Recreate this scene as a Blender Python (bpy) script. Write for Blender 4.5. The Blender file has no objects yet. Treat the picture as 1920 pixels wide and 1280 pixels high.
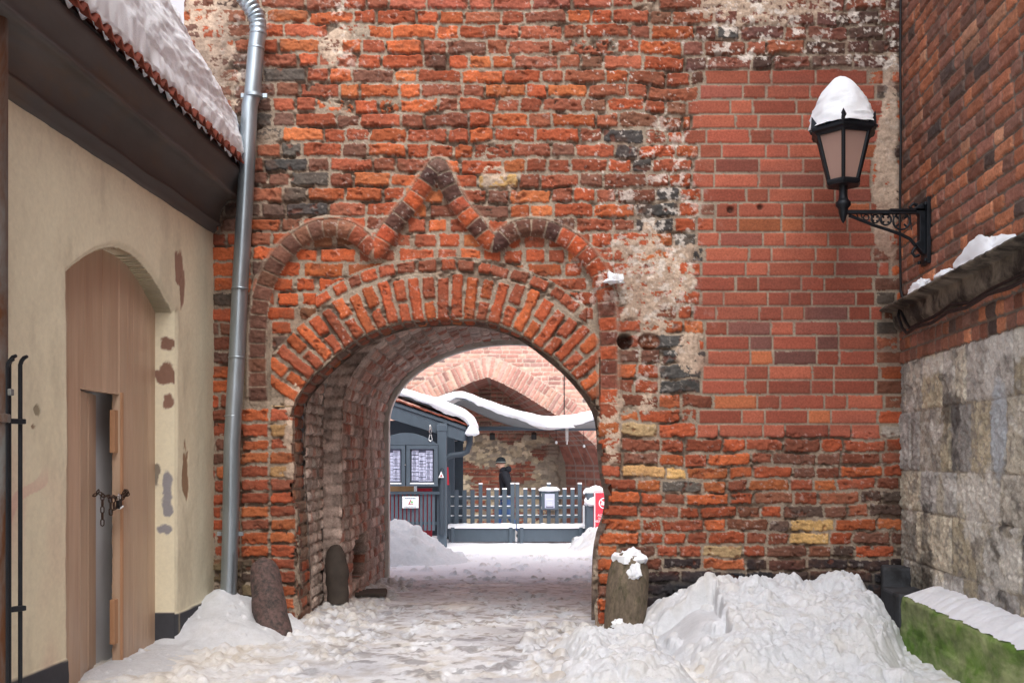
import bpy, math, random
import numpy as np
from mathutils import Vector, Matrix, noise as mnoise

# ------------------------------------------------------------------ camera, world, light
scene = bpy.context.scene
COL = scene.collection
F = 1867.0            # focal length in photo pixels (1920 wide)
CAMZ = 1.2
HV = 860.0            # horizon row
cd = bpy.data.cameras.new("camera"); cam = bpy.data.objects.new("camera", cd); COL.objects.link(cam)
cam.location = (0, 0, CAMZ); cam.rotation_euler = (math.radians(90), 0, 0)
cd.sensor_width = 36; cd.lens = 36 * F / 1920; cd.shift_y = (HV - 640) / 1920
cd.clip_start = 0.05; cd.clip_end = 1000
scene.camera = cam

SUN_EL, SUN_AZ = 52, 173
world = bpy.data.worlds.new("World"); scene.world = world; world.use_nodes = True
nt = world.node_tree; nt.nodes.clear()
sky = nt.nodes.new("ShaderNodeTexSky"); sky.sky_type = 'NISHITA'; sky.sun_disc = False
sky.sun_elevation = math.radians(SUN_EL); sky.sun_rotation = math.radians(SUN_AZ); sky.dust_density = 4.0; sky.air_density = 1.0
hs = nt.nodes.new("ShaderNodeHueSaturation"); hs.inputs["Saturation"].default_value = 0.48
bg = nt.nodes.new("ShaderNodeBackground"); bg.inputs["Strength"].default_value = 0.15
wo = nt.nodes.new("ShaderNodeOutputWorld")
nt.links.new(sky.outputs[0], hs.inputs["Color"]); nt.links.new(hs.outputs[0], bg.inputs[0]); nt.links.new(bg.outputs[0], wo.inputs[0])

sd = bpy.data.lights.new("sun", 'SUN'); sun = bpy.data.objects.new("sun", sd); COL.objects.link(sun)
sd.energy = 1.25; sd.angle = math.radians(55); sd.color = (1.0, 0.99, 0.975)
az = math.radians(SUN_AZ); el = math.radians(SUN_EL)
sdir = Vector((math.sin(az) * math.cos(el), math.cos(az) * math.cos(el), math.sin(el)))
sun.rotation_euler = sdir.to_track_quat('Z', 'Y').to_euler()

scene.view_settings.view_transform = 'Standard'; scene.view_settings.look = 'None'
scene.view_settings.exposure = 0.84; scene.view_settings.gamma = 1
try: scene.view_settings.use_curve_mapping = False
except Exception: pass

rnd = random.Random(7)
nrg = np.random.RandomState(11)

# ------------------------------------------------------------------ helpers
def P(u, v, Y): return Vector(((u - 960) * Y / F, Y, CAMZ + (HV - v) * Y / F))
def lin(r, g, b, k=1.0):
    f = lambda c: ((c / 255) / 12.92 if c / 255 <= 0.04045 else (((c / 255) + 0.055) / 1.055) ** 2.4) * k
    return (f(r), f(g), f(b))

def _hash(ix, iy, seed):
    h = (ix.astype(np.int64) * 374761393 + iy.astype(np.int64) * 668265263 + seed * 1442695041) & 0xFFFFFFFF
    h = ((h ^ (h >> 13)) * 1274126177) & 0xFFFFFFFF
    h = (h ^ (h >> 16)) & 0xFFFFFF
    return h.astype(np.float32) / np.float32(0xFFFFFF)
def vnoise(x, y, seed=0):
    fx = np.floor(x); fy = np.floor(y); ix = fx.astype(np.int64); iy = fy.astype(np.int64)
    tx = (x - fx).astype(np.float32); ty = (y - fy).astype(np.float32)
    tx = tx * tx * (3 - 2 * tx); ty = ty * ty * (3 - 2 * ty)
    a = _hash(ix, iy, seed); b = _hash(ix + 1, iy, seed); c = _hash(ix, iy + 1, seed); d = _hash(ix + 1, iy + 1, seed)
    return ((a + (b - a) * tx) + ((c + (d - c) * tx) - (a + (b - a) * tx)) * ty) * 2 - 1
def fbm(x, y, octv=4, seed=0, gain=0.5):
    s = 0; a = 1.0; t = 0
    for i in range(octv):
        ca, sa = math.cos(0.6 * i), math.sin(0.6 * i)
        s = s + a * vnoise((x * ca - y * sa) * 2 ** i + 13.7 * i, (x * sa + y * ca) * 2 ** i + 7.1 * i, seed + i * 17)
        t += a; a *= gain
    return s / t
def ridge(x, y, octv=4, seed=0):
    s = 0; a = 1.0; t = 0
    for i in range(octv):
        s = s + a * (1 - np.abs(vnoise(x * 2 ** i + 3.3 * i, y * 2 ** i + 9.1 * i, seed + i * 31)) * 2); t += a; a *= 0.5
    return s / t
def domes(x, y, seed=0):
    fx = np.floor(x); fy = np.floor(y); best = np.full(x.shape, 9.0)
    for i in (-1, 0, 1):
        for j in (-1, 0, 1):
            ix = (fx + i).astype(np.int64); iy = (fy + j).astype(np.int64)
            px_ = ix + _hash(ix, iy, seed); py_ = iy + _hash(ix, iy, seed + 5); r = 0.55 + 0.5 * _hash(ix, iy, seed + 9)
            best = np.minimum(best, ((x - px_) ** 2 + (y - py_) ** 2) / r ** 2)
    return np.sqrt(np.clip(1 - best, 0, 1))
def sstep(a, b, x):
    t = np.clip((x - a) / (b - a), 0, 1); return t * t * (3 - 2 * t)

def link(o, parent=None):
    COL.objects.link(o)
    if parent is not None: o.parent = parent
    return o
def mesh_np(name, V, Q, mat, parent=None, colors=None, smooth=True):
    me = bpy.data.meshes.new(name)
    V = np.asarray(V, np.float32); Q = np.asarray(Q, np.int32)
    me.vertices.add(len(V)); me.vertices.foreach_set("co", V.ravel())
    me.loops.add(Q.size); me.loops.foreach_set("vertex_index", Q.ravel())
    me.polygons.add(len(Q)); me.polygons.foreach_set("loop_start", np.arange(0, Q.size, 4, dtype=np.int32))
    me.polygons.foreach_set("loop_total", np.full(len(Q), 4, np.int32))
    me.polygons.foreach_set("use_smooth", np.full(len(Q), smooth, bool))
    if colors is not None:
        at = me.color_attributes.new("Col", 'FLOAT_COLOR', 'POINT')
        c4 = np.ones((len(V), 4), np.float32); c4[:, :3] = np.clip(colors, 0.004, 0.95); at.data.foreach_set("color", c4.ravel())
    me.update(calc_edges=True); me.validate()
    me.materials.append(mat)
    o = bpy.data.objects.new(name, me); link(o, parent); return o
def tag(o, label=None, cat=None, group=None, kind=None):
    if label: o["label"] = label
    if cat: o["category"] = cat
    if group: o["group"] = group
    if kind: o["kind"] = kind
    return o
def thing(name, label, cat, loc=(0, 0, 0), group=None):
    o = bpy.data.objects.new(name, None); o.empty_display_size = 0.1; link(o); o.location = loc
    tag(o, label, cat, group); return o

class MB:
    """mesh builder in world coordinates; build() subtracts the parent's location"""
    def __init__(s): s.v = []; s.f = []
    def add(s, vs, fs):
        n = len(s.v); s.v += [tuple(v) for v in vs]; s.f += [tuple(i + n for i in f) for f in fs]; return s
    def box(s, c, size, rz=0.0, ry=0.0, rx=0.0):
        M = Matrix.Translation(Vector(c)) @ Matrix.Rotation(rz, 4, 'Z') @ Matrix.Rotation(ry, 4, 'Y') @ Matrix.Rotation(rx, 4, 'X')
        hx, hy, hz = [q / 2 for q in size]
        vs = [M @ Vector((x, y, z)) for x in (-hx, hx) for y in (-hy, hy) for z in (-hz, hz)]
        return s.add(vs, [(0, 1, 3, 2), (4, 6, 7, 5), (0, 4, 5, 1), (2, 3, 7, 6), (0, 2, 6, 4), (1, 5, 7, 3)])
    def tube(s, pts, r, n=12, closed=False, flat=1.0, ref=None):
        pts = [Vector(p) for p in pts]; m = len(pts)
        rs = r if isinstance(r, (list, tuple)) else [r] * m
        vs = []; up = None
        for i, p in enumerate(pts):
            if closed: t = (pts[(i + 1) % m] - pts[i - 1]).normalized()
            else: t = (pts[min(i + 1, m - 1)] - pts[max(i - 1, 0)]).normalized()
            if up is None:
                up = Vector(ref) if ref else (Vector((0, 0, 1)) if abs(t.z) < 0.9 else Vector((0, 1, 0)))
            a = (up - t * up.dot(t)).normalized(); b = t.cross(a); up = a
            for k in range(n):
                q = 2 * math.pi * k / n
                vs.append(p + a * math.cos(q) * rs[i] + b * math.sin(q) * rs[i] * flat)
        fs = []
        for i in range(m if closed else m - 1):
            j = (i + 1) % m
            for k in range(n):
                l = (k + 1) % n; fs.append((i * n + k, i * n + l, j * n + l, j * n + k))
        if not closed:
            fs.append(tuple(range(n))[::-1]); fs.append(tuple((m - 1) * n + k for k in range(n)))
        return s.add(vs, fs)
    def lathe(s, c, prof, n=24, phase=0.0, axis=None):
        c = Vector(c); vs = []; fs = []
        for (r, z) in prof:
            for k in range(n):
                q = 2 * math.pi * k / n + phase; vs.append(c + Vector((r * math.cos(q), r * math.sin(q), z)))
        for i in range(len(prof) - 1):
            for k in range(n):
                l = (k + 1) % n; fs.append((i * n + k, i * n + l, (i + 1) * n + l, (i + 1) * n + k))
        fs.append(tuple(range(n))[::-1]); fs.append(tuple((len(prof) - 1) * n + k for k in range(n)))
        return s.add(vs, fs)
    def prism(s, poly, d):
        """poly list of 3-D points, extruded by vector d"""
        n = len(poly); d = Vector(d); vs = [Vector(p) for p in poly] + [Vector(p) + d for p in poly]
        fs = [tuple(range(n))[::-1], tuple(range(n, 2 * n))] + [(i, (i + 1) % n, (i + 1) % n + n, i + n) for i in range(n)]
        return s.add(vs, fs)
    def build(s, name, mat, parent=None, smooth=False, bevel=0.0, sub=0):
        me = bpy.data.meshes.new(name); off = Vector((0, 0, 0))
        if parent is not None:
            p = parent
            while p is not None: off += p.location; p = p.parent
        me.from_pydata([tuple(Vector(v) - off) for v in s.v], [], s.f); me.update()
        if smooth:
            for p in me.polygons: p.use_smooth = True
        me.materials.append(mat); o = bpy.data.objects.new(name, me); link(o, parent)
        if smooth:
            try: me.set_sharp_from_angle(angle=math.radians(50))
            except Exception: pass
        if bevel: m = o.modifiers.new("bevel", 'BEVEL'); m.width = bevel; m.segments = 2; m.limit_method = 'ANGLE'
        if sub: m = o.modifiers.new("sub", 'SUBSURF'); m.levels = sub; m.render_levels = sub
        return o

# ------------------------------------------------------------------ materials
def newmat(name):
    m = bpy.data.materials.new(name); m.use_nodes = True; t = m.node_tree
    return m, t, t.nodes["Principled BSDF"]
def nn(t, ty, **kw):
    n = t.nodes.new(ty)
    for k, v in kw.items(): setattr(n, k, v)
    return n
def noise_node(t, scale, detail=4, vec=None, rough=0.55, dist=0.0):
    n = nn(t, "ShaderNodeTexNoise"); n.inputs["Scale"].default_value = scale; n.inputs["Detail"].default_value = detail
    n.inputs["Roughness"].default_value = rough; n.inputs["Distortion"].default_value = dist
    if vec is not None: t.links.new(vec, n.inputs["Vector"])
    return n
def maprange(t, src, a, b, c, d):
    n = nn(t, "ShaderNodeMapRange"); t.links.new(src, n.inputs["Value"])
    for k, v in zip(("From Min", "From Max", "To Min", "To Max"), (a, b, c, d)): n.inputs[k].default_value = v
    return n.outputs[0]
def mulcol(t, col, fac):
    m = nn(t, "ShaderNodeVectorMath", operation='SCALE'); t.links.new(col, m.inputs[0]); t.links.new(fac, m.inputs["Scale"]); return m.outputs[0]
def mixc(t, fac, a, b):
    m = nn(t, "ShaderNodeMix", data_type='RGBA')
    for k, v in ((0, fac), (6, a), (7, b)):
        if isinstance(v, (tuple, float, int)): m.inputs[k].default_value = v if not isinstance(v, tuple) else (*v, 1)
        else: t.links.new(v, m.inputs[k])
    return m.outputs[2]
def bump(t, b, src, strength, dist):
    n = nn(t, "ShaderNodeBump"); n.inputs["Strength"].default_value = strength; n.inputs["Distance"].default_value = dist
    t.links.new(src, n.inputs["Height"]); t.links.new(n.outputs[0], b.inputs["Normal"]); return n
def mat_vcol(name, rough=0.9, var=(0.72, 1.25), fine=220, bstr=0.5, bdist=0.004, spec=0.25, sss=0.0):
    m, t, b = newmat(name)
    at = nn(t, "ShaderNodeAttribute", attribute_name="Col"); tc = nn(t, "ShaderNodeTexCoord")
    n1 = noise_node(t, fine * 0.3, 5, tc.outputs["Object"], 0.65); f1 = maprange(t, n1.outputs[0], 0.3, 0.7, var[0], var[1])
    c = mulcol(t, at.outputs["Color"], f1)
    t.links.new(c, b.inputs["Base Color"]); b.inputs["Roughness"].default_value = rough; b.inputs["Specular IOR Level"].default_value = spec
    n2 = noise_node(t, fine, 6, tc.outputs["Object"], 0.7); bump(t, b, n2.outputs[0], bstr, bdist)
    if sss: b.inputs["Subsurface Weight"].default_value = sss; b.inputs["Subsurface Radius"].default_value = (0.02, 0.025, 0.03)
    return m
def mat_simple(name, col, rough=0.6, metal=0.0, var=0.15, scale=12, col2=None, thr=(0.45, 0.6), bstr=0.15, bscale=60, bdist=0.003, stretch=None, spec=0.4):
    m, t, b = newmat(name); tc = nn(t, "ShaderNodeTexCoord"); vec = tc.outputs["Object"]
    if stretch:
        mp = nn(t, "ShaderNodeMapping"); mp.inputs["Scale"].default_value = stretch; t.links.new(vec, mp.inputs[0]); vec = mp.outputs[0]
    n1 = noise_node(t, scale, 5, vec, 0.6)
    base = nn(t, "ShaderNodeRGB"); base.outputs[0].default_value = (*col, 1); c = base.outputs[0]
    if col2 is not None:
        n3 = noise_node(t, scale * 0.6, 6, vec, 0.65, 0.4); c = mixc(t, maprange(t, n3.outputs[0], thr[0], thr[1], 0, 1), col, col2)
    c = mulcol(t, c, maprange(t, n1.outputs[0], 0.3, 0.7, 1 - var, 1 + var))
    t.links.new(c, b.inputs["Base Color"]); b.inputs["Metallic"].default_value = metal; b.inputs["Specular IOR Level"].default_value = spec
    t.links.new(maprange(t, n1.outputs[0], 0.3, 0.7, max(rough - 0.08, 0.05), min(rough + 0.1, 1)), b.inputs["Roughness"])
    if bstr:
        n2 = noise_node(t, bscale, 5, vec, 0.65); bump(t, b, n2.outputs[0], bstr, bdist)
    return m
M = {}
M['masonry'] = mat_vcol('weathered_masonry')
M['pale_masonry'] = mat_vcol('courtyard_masonry', var=(0.85, 1.12), fine=60, bstr=0.3, bdist=0.006)
M['plaster'] = mat_vcol('cream_plaster', rough=0.85, var=(0.93, 1.05), fine=120, bstr=0.35, bdist=0.002)
M['ground'] = mat_vcol('trodden_snow', rough=0.6, var=(0.9, 1.07), fine=160, bstr=0.5, bdist=0.005)
def mat_snow(name, dirty=0.0):
    m, t, b = newmat(name); tc = nn(t, "ShaderNodeTexCoord")
    n1 = noise_node(t, 5, 6, tc.outputs["Object"], 0.6)
    c = mixc(t, maprange(t, n1.outputs[0], 0.48, 0.72, 0, dirty), (0.84, 0.86, 0.90), (0.50, 0.45, 0.38))
    t.links.new(c, b.inputs["Base Color"]); b.inputs["Roughness"].default_value = 0.7; b.inputs["Specular IOR Level"].default_value = 0.25
    b.inputs["Subsurface Weight"].default_value = 0.15; b.inputs["Subsurface Radius"].default_value = (0.02, 0.026, 0.035); b.inputs["Subsurface Scale"].default_value = 0.6
    n2 = noise_node(t, 90, 6, tc.outputs["Object"], 0.7); bump(t, b, n2.outputs[0], 0.45, 0.008); return m
M['snow'] = mat_snow('snow'); M['dirty_snow'] = mat_snow('dirty_snow', 0.55)
M['heap'] = mat_vcol('heaped_snow', rough=0.7, var=(0.9, 1.05), fine=90, bstr=0.8, bdist=0.010, sss=0.12)
M['zinc'] = mat_simple('zinc', lin(168, 178, 186), 0.36, 0.85, 0.14, 6, lin(120, 134, 140), (0.45, 0.75), 0.05, 40, stretch=(1, 1, 0.25))
M['rustpipe'] = mat_simple('rusty_zinc', lin(120, 122, 120), 0.6, 0.4, 0.2, 7, lin(98, 62, 38), (0.42, 0.58), 0.25, 50, stretch=(1, 1, 0.3))
M['iron'] = mat_simple('black_iron', lin(30, 33, 38), 0.5, 0.25, 0.35, 18, None, bstr=0.3, bscale=120)
M['bracket_iron'] = mat_simple('black_cast_iron', lin(26, 30, 36), 0.42, 0.3, 0.35, 20, lin(52, 56, 62), (0.62, 0.8), 0.3, 90)
M['cornice'] = mat_simple('dark_cornice_paint', lin(82, 77, 75), 0.72, 0, 0.25, 3, lin(96, 78, 64), (0.52, 0.72), 0.3, 30, 0.004, stretch=(1, 0.5, 1.6))
M['tile'] = mat_simple('clay_tile', lin(132, 66, 50), 0.8, 0, 0.3, 14, lin(84, 50, 42), (0.5, 0.7), 0.4, 80)
M['door'] = mat_simple('brown_pink_door_paint', lin(192, 166, 142), 0.38, 0, 0.09, 5, lin(176, 146, 122), (0.4, 0.7), 0.12, 60, 0.002, stretch=(2.5, 2.5, 0.25))
M['doorwood'] = mat_simple('tan_door_edge', lin(176, 134, 102), 0.5, 0, 0.1, 8, None, bstr=0.15, bscale=60, stretch=(3, 3, 0.3))
M['greysheet'] = mat_simple('grey_sheet', lin(216, 218, 222), 0.6, 0.0, 0.08, 2, lin(200, 200, 202), (0.4, 0.7), 0.1, 30)
M['chain'] = mat_simple('rusty_chain', lin(70, 52, 44), 0.5, 0.7, 0.3, 60, lin(110, 96, 88), (0.5, 0.7), 0.3, 150)
M['steel'] = mat_simple('steel', lin(200, 200, 200), 0.3, 0.9, 0.1, 20, None, bstr=0.05)
M['blackplastic'] = mat_simple('black_paint', lin(28, 28, 30), 0.45, 0, 0.2, 20, None, bstr=0.1)
M['granite'] = mat_simple('red_granite', lin(98, 78, 74), 0.8, 0, 0.35, 45, lin(62, 56, 54), (0.42, 0.62), 0.5, 70, 0.006)
M['mossgranite'] = mat_simple('brown_granite', lin(104, 92, 78), 0.85, 0, 0.4, 34, lin(74, 70, 52), (0.5, 0.68), 0.5, 60, 0.006, stretch=(1, 1, 0.5))
M['greystone'] = mat_simple('grey_boulder', lin(66, 58, 52), 0.85, 0, 0.3, 14, None, bstr=0.4)
M['moss'] = mat_simple('mossy_concrete', lin(146, 156, 108), 0.9, 0, 0.4, 11, lin(96, 126, 52), (0.42, 0.60), 0.7, 50, 0.008, stretch=(1, 0.4, 0.8))
M['darkstone'] = mat_simple('dark_stone', lin(62, 64, 68), 0.8, 0, 0.3, 12, lin(36, 36, 38), (0.45, 0.65), 0.4, 40)
M['ledge'] = mat_simple('weathered_ledge', lin(118, 110, 98), 0.85, 0, 0.35, 8, lin(48, 42, 38), (0.42, 0.6), 0.5, 40, 0.006)
M['cable'] = mat_simple('black_cable', lin(24, 24, 27), 0.5, 0, 0.2, 20, None, bstr=0.1)
M['greypaint'] = mat_simple('blue_grey_wood_paint', lin(74, 86, 97), 0.6, 0, 0.1, 14, None, bstr=0.2, bscale=40, stretch=(1, 1, 0.3))
M['darkgrey'] = mat_simple('dark_grey_paint', lin(52, 62, 72), 0.6, 0, 0.15, 14, None, bstr=0.2)
M['paper'] = mat_simple('menu_paper', lin(184, 188, 212), 0.7, 0, 0.04, 8, None, bstr=0)
M['ink'] = mat_simple('grey_print', lin(92, 96, 116), 0.7, 0, 0.1, 30, None, bstr=0)
M['white'] = mat_simple('white_board', lin(238, 242, 245), 0.5, 0, 0.02, 8, None, bstr=0)
M['red'] = mat_simple('red_board', lin(226, 60, 78), 0.45, 0, 0.04, 8, None, bstr=0)
M['darkred'] = mat_simple('dark_red_paint', lin(140, 24, 40), 0.5, 0, 0.1, 8, None, bstr=0)
M['green'] = mat_simple('green_print', lin(110, 196, 110), 0.5, 0, 0.02, 8, None, bstr=0)
M['redprint'] = mat_simple('red_print', lin(176, 40, 48), 0.5, 0, 0.02, 8, None, bstr=0)
M['blueprint'] = mat_simple('blue_print', lin(50, 92, 130), 0.5, 0, 0.02, 8, None, bstr=0)
M['tanwood'] = mat_simple('tan_wood', lin(150, 118, 84), 0.7, 0, 0.15, 6, None, bstr=0.2)
M['fabric'] = mat_simple('grey_canopy_fabric', lin(128, 134, 138), 0.85, 0, 0.06, 10, None, bstr=0.1)
M['jacket'] = mat_simple('dark_navy_jacket', lin(26, 29, 38), 0.85, 0, 0.2, 20, None, bstr=0.3, bscale=50)
M['jeans'] = mat_simple('blue_jeans', lin(58, 84, 128), 0.9, 0, 0.15, 25, None, bstr=0.2)
M['skin'] = mat_simple('skin', lin(214, 168, 146), 0.6, 0, 0.05, 20, None, bstr=0)
M['knit'] = mat_simple('dark_knit', lin(26, 34, 40), 0.95, 0, 0.2, 60, None, bstr=0.4, bscale=200)
M['lightknit'] = mat_simple('light_knit', lin(150, 160, 158), 0.95, 0, 0.1, 60, None, bstr=0.3, bscale=200)
M['boot'] = mat_simple('black_boot', lin(26, 24, 24), 0.6, 0, 0.2, 30, None, bstr=0.2)
M['greyrender'] = mat_simple('grey_render', lin(196, 195, 202), 0.9, 0, 0.03, 1.2, lin(186, 185, 192), (0.4, 0.7), 0.1, 40)
M['whiteplaster'] = mat_simple('white_limewash', lin(214, 212, 204), 0.85, 0, 0.08, 6, lin(176, 170, 156), (0.5, 0.7), 0.3, 40)
def mat_glass():
    m, t, b = newmat('frosted_pane'); tc = nn(t, "ShaderNodeTexCoord")
    b.inputs["Base Color"].default_value = (0.58, 0.39, 0.33, 1); b.inputs["Transmission Weight"].default_value = 0.45  # pinkish base paints in the red wall showing through clear glass
    b.inputs["Roughness"].default_value = 0.42; b.inputs["IOR"].default_value = 1.12
    n2 = noise_node(t, 160, 3, tc.outputs["Object"]); bump(t, b, n2.outputs[0], 0.15, 0.002); return m
M['pane'] = mat_glass()
def mat_boxglass():
    m, t, b = newmat('cabinet_glass'); b.inputs["Base Color"].default_value = (0.9, 0.92, 0.95, 1)
    b.inputs["Transmission Weight"].default_value = 1.0; b.inputs["Roughness"].default_value = 0.04; b.inputs["IOR"].default_value = 1.05; return m
M['glass'] = mat_boxglass()

# ------------------------------------------------------------------ relief panel
class Panel:
    def __init__(s, sa, ta, px=1.0, seed=1, warp=0.006, mort=(0.012, 0.006), mcol=(150, 135, 118), lowwarp=0.0):
        s.sa = np.asarray(sa, np.float64); s.ta = np.asarray(ta, np.float64); s.px = px
        s.S, s.T = np.meshgrid(s.sa, s.ta)
        x = s.S / px; y = s.T / px; s.x = x; s.y = y
        s.WX = (fbm(x * 14, y * 14, 3, seed + 1) * warp + fbm(x * 55, y * 55, 2, seed + 2) * warp * 0.45) * px
        s.WY = (fbm(x * 14, y * 14, 3, seed + 3) * warp + fbm(x * 55, y * 55, 2, seed + 4) * warp * 0.45) * px
        if lowwarp: s.WY = s.WY + fbm(x * 1.7, y * 1.7, 2, seed + 9) * lowwarp * px
        s.FN = fbm(x * 26, y * 40, 4, seed + 5, 0.6).astype(np.float32); s.FN = s.FN - 0.6 * np.clip(ridge(x * 22 + s.FN, y * 40, 2, seed + 21) - 0.55, 0, 1)
        s.CN = fbm(x * 13, y * 16, 3, seed + 6).astype(np.float32)
        s.B = np.zeros_like(x, dtype=np.float32)
        s.MN = fbm(x * 30, y * 30, 4, seed + 7, 0.6).astype(np.float32)
        s.H = (-mort[0] + mort[1] * s.MN).astype(np.float32)
        mc = np.array(lin(*mcol), np.float32)
        s.C = mc[None, None, :] * (1 + 0.22 * s.CN[..., None] + 0.12 * s.MN[..., None])
        s.zone = np.zeros(x.shape, np.int8); s.isb = np.zeros(x.shape, bool)
    def win(s, cx, cy, R):
        i0 = np.searchsorted(s.sa, cx - R); i1 = np.searchsorted(s.sa, cx + R); j0 = np.searchsorted(s.ta, cy - R); j1 = np.searchsorted(s.ta, cy + R)
        return slice(j0, j1), slice(i0, i1)
    def stamp(s, cx, cy, w, h, col, ang=0.0, H=0.0, r=0.012, edge=0.016, warp=1.0, rough=0.004, zone=None, cvar=0.20, ell=False):
        px = s.px; r *= px; edge *= px; r = min(r, w / 2.01, h / 2.01)
        R = 0.5 * math.hypot(w, h) + 0.02 * px; W = s.win(cx, cy, R)
        if s.S[W].size == 0: return
        lx = s.S[W] + s.WX[W] * warp - cx; ly = s.T[W] + s.WY[W] * warp - cy
        if ang: ca, sa = math.cos(ang), math.sin(ang); lx, ly = lx * ca + ly * sa, -lx * sa + ly * ca
        if ell: d = (np.hypot(lx / (w / 2), ly / (h / 2)) - 1) * min(w, h) / 2
        else:
            qx = np.abs(lx) - w / 2 + r; qy = np.abs(ly) - h / 2 + r
            d = np.hypot(np.maximum(qx, 0), np.maximum(qy, 0)) + np.minimum(np.maximum(qx, qy), 0) - r
        p = np.clip(-d / edge, 0, 1); p = np.sqrt(np.clip(1 - (1 - p) ** 2, 0, 1))
        tx, ty = rnd.uniform(-1, 1) * 0.003, rnd.uniform(-1, 1) * 0.003
        hb = s.B[W] + (H + 0.014) * p - 0.014 + rough * s.FN[W] + tx * lx / w + ty * ly / h
        ok = (d < 0) & (hb > s.H[W])
        if zone is not None: ok &= (s.zone[W] == zone)
        s.H[W][ok] = hb[ok]; s.isb[W][ok] = True
        c = np.array(col, np.float32); cc = c[None, :] * (1 + cvar * s.CN[W][ok][:, None] + 0.10 * s.FN[W][ok][:, None])
        s.C[W][ok] = cc
    def tint(s, mask, col, amt=1.0):
        m = np.clip(mask * amt, 0, 1)[..., None]; s.C = s.C * (1 - m) + np.array(col, np.float32) * m
    def build(s, name, mat, parent, mapf, mask=None, skirt=0.0, skirtmask=None, smooth=True):
        ny, nx = s.S.shape
        X, Y, Z = mapf(s.S, s.T, s.H)
        V = np.stack([X, Y, Z], -1).reshape(-1, 3); C = s.C.reshape(-1, 3)
        if mask is None: mask = np.ones((ny - 1, nx - 1), bool)
        jj, ii = np.nonzero(mask); a = jj * nx + ii
        Q = np.stack([a, a + 1, a + nx + 1, a + nx], -1)
        if skirt:
            Xb, Yb, Zb = mapf(s.S, s.T, s.H * 0 - skirt + s.B * 0 + 0.006 * s.FN)
            Vb = np.stack([Xb, Yb, Zb], -1).reshape(-1, 3); n = len(V); E = []
            m = np.zeros((ny + 1, nx + 1), bool); m[1:-1, 1:-1] = mask
            dv = m[:, 1:] != m[:, :-1]
            j, i = np.nonzero(dv[1:-1, :]); E.append(np.stack([j * nx + i, (j + 1) * nx + i], -1))
            dh = m[1:, :] != m[:-1, :]
            j, i = np.nonzero(dh[:, 1:-1]); E.append(np.stack([j * nx + i, j * nx + i + 1], -1))
            E = np.concatenate(E)
            if skirtmask is not None:
                sm = skirtmask.reshape(-1); E = E[sm[E[:, 0]] & sm[E[:, 1]]]
            Q = np.concatenate([Q, np.stack([E[:, 0], E[:, 1], E[:, 1] + n, E[:, 0] + n], -1)])
            V = np.concatenate([V, Vb]); C = np.concatenate([C, C])
        used = np.zeros(len(V), bool); used[Q.ravel()] = True
        idx = np.cumsum(used) - 1
        o = mesh_np(name, V[used], idx[Q], mat, parent, C[used], smooth); return o

def axis(*segs):
    out = []
    for a, b, st in segs: out += list(np.arange(a, b - st * 0.5, st))
    out.append(segs[-1][1]); return np.array(out)
def poly_dist(S, T, poly):
    """distance to polyline and arc length of the nearest point"""
    D = np.full(S.shape, 1e9, np.float32); A = np.zeros(S.shape, np.float32); acc = 0.0
    for (x0, y0), (x1, y1) in zip(poly[:-1], poly[1:]):
        dx, dy = x1 - x0, y1 - y0; L = math.hypot(dx, dy)
        t = np.clip(((S - x0) * dx + (T - y0) * dy) / (L * L), 0, 1)
        d = np.hypot(S - x0 - t * dx, T - y0 - t * dy); k = d < D; D[k] = d[k]; A[k] = (acc + t * L)[k]; acc += L
    return D, A
def in_poly(S, T, poly):
    ins = np.zeros(S.shape, bool); n = len(poly)
    for i in range(n):
        x0, y0 = poly[i]; x1, y1 = poly[(i + 1) % n]
        if y0 == y1: continue
        ins ^= ((T < y0) != (T < y1)) & (S < (x1 - x0) * (T - y0) / (y1 - y0) + x0)
    return ins
def resample(poly, step, smooth=2):
    pts = np.array(poly, float)
    for _ in range(smooth):     # Chaikin
        q = 0.75 * pts[:-1] + 0.25 * pts[1:]; r = 0.25 * pts[:-1] + 0.75 * pts[1:]
        pts = np.concatenate([pts[:1], np.stack([q, r], 1).reshape(-1, 2), pts[-1:]])
    L = np.concatenate([[0], np.cumsum(np.hypot(*np.diff(pts, axis=0).T))]); n = max(2, int(round(L[-1] / step)) + 1)
    t = np.linspace(0, L[-1], n); return np.stack([np.interp(t, L, pts[:, 0]), np.interp(t, L, pts[:, 1])], -1), L[-1]

ORANGE = [(180, 88, 52)] * 3 + [(168, 78, 50)] * 4 + [(154, 76, 54)] * 3 + [(140, 76, 58)] * 2 + [(116, 74, 62)] + [(186, 100, 60)]
BROWNS = [(118, 80, 66), (104, 76, 66), (92, 74, 66), (132, 80, 62), (150, 84, 62), (88, 78, 70)]
DARKS = [(78, 76, 74), (92, 86, 80), (70, 67, 66)]
MODERN = [(166, 86, 68)] * 6 + [(160, 80, 64)] * 5 + [(172, 90, 70)] * 4 + [(152, 82, 70)] * 2 + [(178, 98, 66)] + [(122, 76, 70)]
YELLOW = [(196, 158, 104), (178, 140, 96), (188, 160, 120)]
TAR = [(50, 46, 48), (62, 52, 52), (84, 52, 46), (104, 58, 46), (44, 42, 44)]
def pick(pal): 
    c = rnd.choice(pal); k = rnd.uniform(0.86, 1.12); 
    if c[0] > 1.5 * c[1]: m_ = (c[0] + c[1] + c[2]) / 3; c = (c[0] * .92 + m_ * .08, (c[1] * 1.03) * .92 + m_ * .08, c[2] * .92 + m_ * .08)
    return lin(*[min(255, q * k) for q in c], 0.95)

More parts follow.
